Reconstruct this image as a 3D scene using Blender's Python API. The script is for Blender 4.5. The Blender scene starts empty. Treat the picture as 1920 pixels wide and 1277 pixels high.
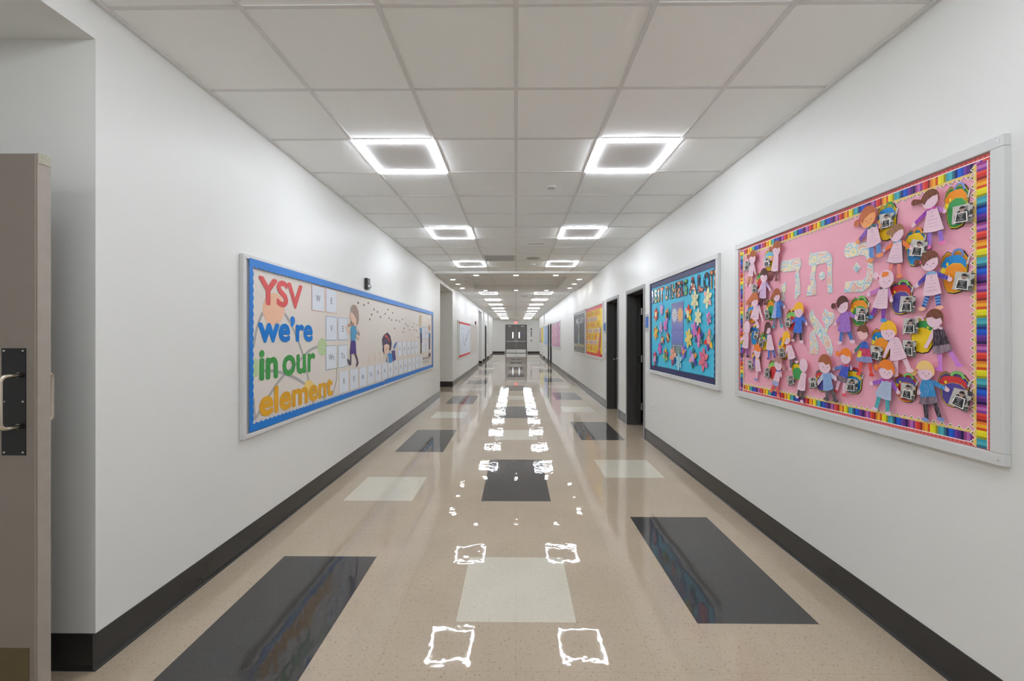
import bpy, bmesh, math, random
from mathutils import Vector
C = bpy.context.scene.collection
sc = bpy.context.scene
random.seed(7)

# ---------------- camera, world, exposure ----------------
cam_data = bpy.data.cameras.new('camera')
cam = bpy.data.objects.new('camera', cam_data); C.objects.link(cam)
CAM_Z = 1.4448
cam.location = (0, 0, CAM_Z)
cam.rotation_euler = (math.pi/2, 0, math.atan(7.5/768))
cam_data.sensor_width = 36; cam_data.lens = 36*768/1920
cam_data.shift_y = -7.2/1920
cam_data.clip_start = .05; cam_data.clip_end = 200
sc.camera = cam
world = bpy.data.worlds.new('world'); sc.world = world; world.use_nodes = True
world.node_tree.nodes['Background'].inputs[0].default_value = (.5, .52, .55, 1)
world.node_tree.nodes['Background'].inputs[1].default_value = .02
sc.view_settings.view_transform = 'Standard'; sc.view_settings.look = 'None'
sc.view_settings.exposure = 1.53; sc.view_settings.gamma = 1
sc.view_settings.use_curve_mapping = False
sc.cycles.max_bounces = 10; sc.cycles.diffuse_bounces = 6; sc.cycles.glossy_bounces = 5
sc.cycles.caustics_reflective = False; sc.cycles.caustics_refractive = False
sc.cycles.sample_clamp_indirect = 4
sc.cycles.use_denoising = True
sc.cycles.filter_width = 1.2
LED = 17.0          # strength of the square ceiling lights
SPOT = 16.0         # strength of the small downlights

# ---------------- materials ----------------
def srgb(r, g, b):
    f = lambda c: (c/255/12.92) if c/255 <= .04045 else ((c/255+.055)/1.055)**2.4
    return (f(r), f(g), f(b), 1)
MATS = {}
def new_mat(key):
    m = bpy.data.materials.new(key); m.use_nodes = True
    return m, m.node_tree.nodes, m.node_tree.links, m.node_tree.nodes['Principled BSDF']
def plain(key, col, rough=.6, metal=0, spec=.5, noise=0, nscale=30, bump=0, bscale=200, coat=0):
    if key in MATS: return MATS[key]
    m, N, L, b = new_mat(key)
    b.inputs['Roughness'].default_value = rough; b.inputs['Metallic'].default_value = metal
    b.inputs['Specular IOR Level'].default_value = spec; b.inputs['Coat Weight'].default_value = coat
    b.inputs['Coat Roughness'].default_value = .08
    tc = N.new('ShaderNodeTexCoord')
    nz = N.new('ShaderNodeTexNoise'); nz.inputs['Scale'].default_value = nscale; nz.inputs['Detail'].default_value = 4
    L.new(tc.outputs['Object'], nz.inputs['Vector'])
    rp = N.new('ShaderNodeMix'); rp.data_type = 'RGBA'
    k = 1-noise
    rp.inputs[6].default_value = (col[0]*k, col[1]*k, col[2]*k, 1); rp.inputs[7].default_value = (min(1, col[0]*(1+noise)), min(1, col[1]*(1+noise)), min(1, col[2]*(1+noise)), 1)
    L.new(nz.outputs['Fac'], rp.inputs[0]); L.new(rp.outputs[2], b.inputs['Base Color'])
    if bump:
        n2 = N.new('ShaderNodeTexNoise'); n2.inputs['Scale'].default_value = bscale
        L.new(tc.outputs['Object'], n2.inputs['Vector'])
        bp = N.new('ShaderNodeBump'); bp.inputs['Strength'].default_value = bump; bp.inputs['Distance'].default_value = .002
        L.new(n2.outputs['Fac'], bp.inputs['Height']); L.new(bp.outputs['Normal'], b.inputs['Normal'])
    MATS[key] = m; return m
def crayon(rgb, cover=.82, under=(238, 205, 222)):
    """paper coloured in by hand: strokes of colour over pale pink paper"""
    key = 'crayon_%d_%d_%d_%d' % (*rgb, cover*100)
    if key in MATS: return MATS[key]
    m, N, L, b = new_mat(key)
    b.inputs['Roughness'].default_value = .7; b.inputs['Specular IOR Level'].default_value = .25
    tc = N.new('ShaderNodeTexCoord'); mp = N.new('ShaderNodeMapping'); mp.inputs['Scale'].default_value = (60, 260, 40); mp.inputs['Rotation'].default_value = (.6, 0, 0)
    nz = N.new('ShaderNodeTexNoise'); nz.inputs['Scale'].default_value = 1.0; nz.inputs['Detail'].default_value = 3
    L.new(tc.outputs['Object'], mp.inputs['Vector']); L.new(mp.outputs[0], nz.inputs['Vector'])
    cr = N.new('ShaderNodeValToRGB'); cr.color_ramp.elements[0].position = cover-.35; cr.color_ramp.elements[1].position = min(1, cover)
    cr.color_ramp.elements[0].color = srgb(*rgb); cr.color_ramp.elements[1].color = srgb(*[int(a*.45+u*.55) for a, u in zip(rgb, under)])
    L.new(nz.outputs['Fac'], cr.inputs[0]); L.new(cr.outputs[0], b.inputs['Base Color'])
    MATS[key] = m; return m
def paper(r, g, b_): return plain('paper_%d_%d_%d' % (r, g, b_), srgb(r, g, b_), rough=.55, spec=.3, noise=.05, nscale=8)
def emit(key, col, s):
    if key in MATS: return MATS[key]
    m, N, L, b = new_mat(key)
    b.inputs['Base Color'].default_value = (.8, .8, .8, 1)
    b.inputs['Emission Color'].default_value = (*col, 1); b.inputs['Emission Strength'].default_value = s
    MATS[key] = m; return m

# painted wall: eggshell paint, faint roller texture
wall_m = plain('wall_paint', srgb(231, 232, 229), rough=.42, spec=.32, noise=.012, nscale=3, bump=.12, bscale=260)
header_m = wall_m
base_m = plain('rubber_base', srgb(46, 46, 45), rough=.2, spec=.5, noise=.12, nscale=9, bump=.1, bscale=30)
frame_m = plain('anodised_frame', srgb(214, 215, 214), rough=.42, metal=0, spec=.5, noise=.02)
casing_m = plain('door_casing', srgb(150, 150, 148), rough=.45, noise=.03)
char_m = plain('charcoal_paint', srgb(66, 65, 63), rough=.42, noise=.06, nscale=12)
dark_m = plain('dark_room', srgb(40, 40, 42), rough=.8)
steel_m = plain('brushed_steel', srgb(205, 204, 200), rough=.28, metal=1, noise=.08, nscale=60)
white_plastic = plain('white_plastic', srgb(232, 232, 228), rough=.35)
black_plastic = plain('black_plastic', srgb(30, 30, 32), rough=.35)
grid_m = plain('ceiling_grid_paint', srgb(226, 226, 225), rough=.5, noise=.02)

def ceiling_material():
    m, N, L, b = new_mat('ceiling_tile')
    b.inputs['Roughness'].default_value = .9; b.inputs['Specular IOR Level'].default_value = .2
    tc = N.new('ShaderNodeTexCoord')
    nz = N.new('ShaderNodeTexNoise'); nz.inputs['Scale'].default_value = 220; nz.inputs['Detail'].default_value = 3
    n2 = N.new('ShaderNodeTexNoise'); n2.inputs['Scale'].default_value = 2.2
    L.new(tc.outputs['Object'], nz.inputs['Vector']); L.new(tc.outputs['Object'], n2.inputs['Vector'])
    cr = N.new('ShaderNodeValToRGB'); cr.color_ramp.elements[0].position = .25; cr.color_ramp.elements[1].position = .5
    cr.color_ramp.elements[0].color = srgb(246, 249, 248); cr.color_ramp.elements[1].color = srgb(253, 255, 254)
    L.new(nz.outputs['Fac'], cr.inputs[0]); L.new(cr.outputs[0], b.inputs['Base Color'])
    bp = N.new('ShaderNodeBump'); bp.inputs['Strength'].default_value = .25; bp.inputs['Distance'].default_value = .002
    L.new(nz.outputs['Fac'], bp.inputs['Height']); L.new(bp.outputs['Normal'], b.inputs['Normal'])
    return m
tile_m = ceiling_material()
TILE = .3048; PH = .2437     # one-foot vinyl tiles, seam phase along the corridor
def floor_material(key, base, lo, hi, chip):
    """waxed vinyl tile: chips of colour, fine seams, wavy polished wax"""
    m, N, L, b = new_mat(key)
    tc = N.new('ShaderNodeTexCoord')
    mp = N.new('ShaderNodeMapping'); mp.inputs['Scale'].default_value = (105, 62, 1)
    n1 = N.new('ShaderNodeTexNoise'); n1.inputs['Scale'].default_value = 1; n1.inputs['Detail'].default_value = 3; n1.inputs['Roughness'].default_value = .65
    L.new(tc.outputs['Object'], mp.inputs[0]); L.new(mp.outputs[0], n1.inputs['Vector'])
    cr = N.new('ShaderNodeValToRGB'); e = cr.color_ramp.elements
    e[0].position = .30; e[0].color = lo; e[1].position = .74; e[1].color = hi
    k = e.new(.42); k.color = base; k = e.new(.60); k.color = base; k = e.new(.68); k.color = chip
    L.new(n1.outputs['Fac'], cr.inputs[0])
    nb = N.new('ShaderNodeTexNoise'); nb.inputs['Scale'].default_value = 1.6; nb.inputs['Detail'].default_value = 2
    L.new(tc.outputs['Object'], nb.inputs['Vector'])
    hs = N.new('ShaderNodeHueSaturation'); mr = N.new('ShaderNodeMapRange'); mr.inputs[1].default_value = .3; mr.inputs[2].default_value = .7; mr.inputs[3].default_value = .95; mr.inputs[4].default_value = 1.05
    L.new(nb.outputs['Fac'], mr.inputs[0]); L.new(mr.outputs[0], hs.inputs['Value']); L.new(cr.outputs[0], hs.inputs['Color'])
    # seams
    sx = N.new('ShaderNodeSeparateXYZ'); L.new(tc.outputs['Object'], sx.inputs[0])
    def seam(out, ph):
        a = N.new('ShaderNodeMath'); a.operation = 'ADD'; a.inputs[1].default_value = -ph+TILE*400; L.new(out, a.inputs[0])
        d = N.new('ShaderNodeMath'); d.operation = 'DIVIDE'; d.inputs[1].default_value = TILE; L.new(a.outputs[0], d.inputs[0])
        f = N.new('ShaderNodeMath'); f.operation = 'FRACT'; L.new(d.outputs[0], f.inputs[0])
        s = N.new('ShaderNodeMath'); s.operation = 'SUBTRACT'; s.inputs[1].default_value = .5; L.new(f.outputs[0], s.inputs[0])
        ab = N.new('ShaderNodeMath'); ab.operation = 'ABSOLUTE'; L.new(s.outputs[0], ab.inputs[0])
        g = N.new('ShaderNodeMath'); g.operation = 'GREATER_THAN'; g.inputs[1].default_value = .4972; L.new(ab.outputs[0], g.inputs[0])
        return g.outputs[0]
    mx = N.new('ShaderNodeMath'); mx.operation = 'MAXIMUM'; L.new(seam(sx.outputs[0], 0), mx.inputs[0]); L.new(seam(sx.outputs[1], PH), mx.inputs[1])
    ml = N.new('ShaderNodeMath'); ml.operation = 'MULTIPLY'; ml.inputs[1].default_value = .22; L.new(mx.outputs[0], ml.inputs[0])
    mix = N.new('ShaderNodeMix'); mix.data_type = 'RGBA'; L.new(ml.outputs[0], mix.inputs[0]); L.new(hs.outputs[0], mix.inputs[6]); mix.inputs[7].default_value = (lo[0]*.5, lo[1]*.5, lo[2]*.5, 1)
    L.new(mix.outputs[2], b.inputs['Base Color'])
    b.inputs['Roughness'].default_value = .55; b.inputs['Specular IOR Level'].default_value = .2
    b.inputs['Coat Weight'].default_value = 1; b.inputs['Coat Roughness'].default_value = .022; b.inputs['Coat IOR'].default_value = 1.52
    w1 = N.new('ShaderNodeTexNoise'); w1.inputs['Scale'].default_value = 5.5; w1.inputs['Detail'].default_value = 2.5; w1.inputs['Roughness'].default_value = .55
    L.new(tc.outputs['Object'], w1.inputs['Vector'])
    bp = N.new('ShaderNodeBump'); bp.inputs['Strength'].default_value = 1; bp.inputs['Distance'].default_value = .0012
    L.new(w1.outputs['Fac'], bp.inputs['Height']); L.new(bp.outputs['Normal'], b.inputs['Coat Normal'])
    return m
FLOOR_MATS = [
    floor_material('floor_beige', srgb(183, 167, 145), srgb(136, 119, 96), srgb(220, 208, 190), srgb(176, 150, 130)),
    floor_material('floor_dark', srgb(50, 49, 48), srgb(22, 22, 22), srgb(104, 102, 99), srgb(60, 57, 56)),
    floor_material('floor_ivory', srgb(211, 206, 189), srgb(176, 168, 146), srgb(232, 229, 217), srgb(196, 186, 166))]

# ---------------- mesh helpers ----------------
class MB:
    def __init__(s): s.v = []; s.f = []; s.m = []
    def face(s, pts, mi=0):
        i = len(s.v); s.v += [tuple(p) for p in pts]; s.f.append(tuple(range(i, i+len(pts)))); s.m.append(mi)
    def box(s, x0, x1, y0, y1, z0, z1, mi=0):
        x0, x1 = min(x0, x1), max(x0, x1); y0, y1 = min(y0, y1), max(y0, y1); z0, z1 = min(z0, z1), max(z0, z1)
        i = len(s.v)
        s.v += [(x0, y0, z0), (x1, y0, z0), (x1, y1, z0), (x0, y1, z0), (x0, y0, z1), (x1, y0, z1), (x1, y1, z1), (x0, y1, z1)]
        for q in ((0, 3, 2, 1), (4, 5, 6, 7), (0, 1, 5, 4), (1, 2, 6, 5), (2, 3, 7, 6), (3, 0, 4, 7)):
            s.f.append(tuple(i+k for k in q)); s.m.append(mi)
        return s
    def prism(s, pts, off, mi=0):
        """pts: outline in space (front), off: vector to the back"""
        n = len(pts); i = len(s.v); off = Vector(off)
        s.v += [tuple(p) for p in pts]+[tuple(Vector(p)+off) for p in pts]
        s.f.append(tuple(range(i, i+n))); s.m.append(mi)
        s.f.append(tuple(range(i+2*n-1, i+n-1, -1))); s.m.append(mi)
        for k in range(n):
            a, b = i+k, i+(k+1) % n
            s.f.append((a, a+n, b+n, b)); s.m.append(mi)
        return s
    def tube(s, pts, r, mi=0, n=12, cap=True):
        pts = [Vector(p) for p in pts]; rings = []
        up = None
        for k, p in enumerate(pts):
            t = (pts[min(k+1, len(pts)-1)]-pts[max(k-1, 0)]).normalized()
            if up is None: up = Vector((0, 0, 1)) if abs(t.z) < .9 else Vector((1, 0, 0))
            a = t.cross(up).normalized(); up = a.cross(t).normalized()
            i = len(s.v); rr = r[k] if isinstance(r, (list, tuple)) else r
            for j in range(n):
                q = j*2*math.pi/n; s.v.append(tuple(p+(a*math.cos(q)+up*math.sin(q))*rr))
            rings.append(i)
        for a, b in zip(rings, rings[1:]):
            for j in range(n):
                k = (j+1) % n; s.f.append((a+j, a+k, b+k, b+j)); s.m.append(mi)
        if cap:
            s.f.append(tuple(range(rings[0]+n-1, rings[0]-1, -1))); s.m.append(mi)
            s.f.append(tuple(range(rings[-1], rings[-1]+n))); s.m.append(mi)
        return s
    def build(s, name, mats, parent=None, smooth=False, bevel=0, origin=None):
        mats = mats if isinstance(mats, (list, tuple)) else [mats]
        if parent is not None: org = ORG[parent.name]
        elif origin is not None: org = Vector(origin)
        else:
            xs, ys, zs = zip(*s.v); org = Vector(((min(xs)+max(xs))/2, (min(ys)+max(ys))/2, min(zs)))
        me = bpy.data.meshes.new(name)
        me.from_pydata([tuple(Vector(v)-org) for v in s.v], [], s.f)
        for m in mats: me.materials.append(m)
        me.polygons.foreach_set('material_index', s.m)
        bm = bmesh.new(); bm.from_mesh(me); bmesh.ops.recalc_face_normals(bm, faces=bm.faces); bm.to_mesh(me); bm.free()
        if smooth: me.polygons.foreach_set('use_smooth', [True]*len(me.polygons))
        me.update()
        o = bpy.data.objects.new(name, me); C.objects.link(o)
        if bevel:
            b = o.modifiers.new('bevel', 'BEVEL'); b.width = bevel; b.segments = 2; b.limit_method = 'ANGLE'
        if parent is not None: o.parent = parent; ORG[o.name] = org
        else: o.location = org; ORG[o.name] = org
        return o
ORG = {}
def empty(name, loc):
    o = bpy.data.objects.new(name, None); C.objects.link(o); o.location = loc; o.empty_display_size = .05
    ORG[o.name] = Vector(loc); return o
def tag(o, label=None, cat=None, group=None, kind=None):
    if label: o['label'] = label
    if cat: o['category'] = cat
    if group: o['group'] = group
    if kind: o['kind'] = kind
    return o
def thing(name, loc, label, cat, group=None): return tag(empty(name, loc), label, cat, group)
def struct(o): o['kind'] = 'structure'; return o
def copy_tree(o, loc, label=None):
    c = o.copy(); C.objects.link(c); c.location = loc
    if label: c['label'] = label
    for ch in o.children:
        d = ch.copy(); C.objects.link(d); d.parent = c
        for g in ch.children:
            e = g.copy(); C.objects.link(e); e.parent = d
    return c

# flat cut-outs on a wall: outline given as (distance along the corridor, height)
class Wall:
    def __init__(s, x, sgn): s.x = x; s.sgn = sgn       # sgn: direction from the wall into the corridor
    def p(s, y, z, n): return (s.x+s.sgn*n, y, z)
RW = Wall(1.83, -1); LW = Wall(-1.83, 1)
def flat(mb, W, poly, n, th=.001, mi=0, lift=None):
    """lift: (y0, slope) paper stands off more towards the camera side"""
    f = (lambda y: n) if lift is None else (lambda y: n+max(0, (lift[0]-y))*lift[1])
    mb.prism([W.p(y, z, f(y)) for y, z in poly], (-W.sgn*th, 0, 0), mi)
def ellipse(cy, cz, ry, rz, n=20, a0=0, a1=2*math.pi, rot=0):
    out = []
    for k in range(n):
        a = a0+(a1-a0)*k/(n if abs(a1-a0-2*math.pi) < 1e-6 else n-1)
        u, v = ry*math.cos(a), rz*math.sin(a)
        out.append((cy+u*math.cos(rot)-v*math.sin(rot), cz+u*math.sin(rot)+v*math.cos(rot)))
    return out
def limb(a, b, w0, w1, rnd=True):
    dy, dz = b[0]-a[0], b[1]-a[1]; L = math.hypot(dy, dz) or 1e-6; ny, nz = -dz/L, dy/L; ty, tz = dy/L, dz/L
    pts = [(a[0]+ny*w0, a[1]+nz*w0)]
    if rnd:
        for k in range(7):
            q = math.pi/2-k*math.pi/6
            pts.append((b[0]+ny*w1*math.sin(q)+ty*w1*math.cos(q), b[1]+nz*w1*math.sin(q)+tz*w1*math.cos(q)))
    else: pts += [(b[0]+ny*w1, b[1]+nz*w1), (b[0]-ny*w1, b[1]-nz*w1)]
    pts.append((a[0]-ny*w0, a[1]-nz*w0)); return pts
def lerp(a, b, t): return (a[0]+(b[0]-a[0])*t, a[1]+(b[1]-a[1])*t)
def ribbon(mb, W, pts, w, n, mi=0):
    # smooth curve through the points, drawn as one strip of quads
    sm = []
    P_ = [pts[0]]+list(pts)+[pts[-1]]
    for i in range(1, len(P_)-2):
        for k in range(8):
            t = k/8; p0, p1, p2, p3 = P_[i-1:i+3]
            sm.append(tuple(.5*((2*p1[j])+(-p0[j]+p2[j])*t+(2*p0[j]-5*p1[j]+4*p2[j]-p3[j])*t*t+(-p0[j]+3*p1[j]-3*p2[j]+p3[j])*t**3) for j in (0, 1)))
    sm.append(pts[-1])
    nr = []
    for i in range(len(sm)):
        a, b = sm[max(i-1, 0)], sm[min(i+1, len(sm)-1)]; L = math.hypot(b[0]-a[0], b[1]-a[1]) or 1
        nr.append((-(b[1]-a[1])/L*w, (b[0]-a[0])/L*w))
    for i in range(len(sm)-1):
        q = [(sm[i][0]+nr[i][0], sm[i][1]+nr[i][1]), (sm[i+1][0]+nr[i+1][0], sm[i+1][1]+nr[i+1][1]), (sm[i+1][0]-nr[i+1][0], sm[i+1][1]-nr[i+1][1]), (sm[i][0]-nr[i][0], sm[i][1]-nr[i][1])]
        mb.face([W.p(y, z, n) for y, z in q], mi)

TXT = {}
def text_shape(s, bold=0.0, space=1.0, lines=1.0):
    """letters as (vertices 0..1, faces)"""
    key = (s, bold, space)
    if key in TXT: return TXT[key]
    cu = bpy.data.curves.new('lettering', 'FONT'); cu.body = s; cu.size = 1; cu.offset = bold; cu.resolution_u = 4
    cu.space_character = space; cu.space_line = lines; cu.align_x = 'CENTER' if '\n' in s else 'LEFT'
    o = bpy.data.objects.new('lettering', cu); C.objects.link(o)
    dg = bpy.context.evaluated_depsgraph_get(); me = bpy.data.meshes.new_from_object(o.evaluated_get(dg))
    v = [(p.co.x, p.co.y) for p in me.vertices]; f = [tuple(p.vertices) for p in me.polygons]
    bpy.data.objects.remove(o); bpy.data.curves.remove(cu); bpy.data.meshes.remove(me)
    x0, x1 = min(a for a, _ in v), max(a for a, _ in v); y0, y1 = min(b for _, b in v), max(b for _, b in v)
    r = ([((a-x0)/(x1-x0), (b-y0)/(y1-y0)) for a, b in v], f, (x1-x0)/(y1-y0)); TXT[key] = r; return r
def add_text(mb, s, fn, bold=0, mi=0, space=1.0, out=(-1, 0, 0)):
    """bold: extra stroke as a share of the letter height, drawn as a ring of shifted copies"""
    v, f, asp = text_shape(s, 0, space)
    rings = [(0, 0)]+([(math.cos(k*math.pi/4), math.sin(k*math.pi/4)) for k in range(8)] if bold else [])
    for k_, (du, dv) in enumerate(rings):
        ru, rv = bold/asp, bold
        i = len(mb.v); mb.v += [tuple(Vector(fn(ru+a*(1-2*ru)+du*ru, rv+b*(1-2*rv)+dv*rv))+Vector(out)*4e-5*k_) for a, b in v]
        for q in f: mb.f.append(tuple(i+k for k in q)); mb.m.append(mi)
def wall_text(mb, W, s, y0, y1, z0, z1, n, bold=0, mi=0, space=1.0):
    """y0 = where the reader's left edge is"""
    add_text(mb, s, lambda a, b: W.p(y0+(y1-y0)*a, z0+(z1-z0)*b, n), bold, mi, space, (W.sgn, 0, 0))
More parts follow.
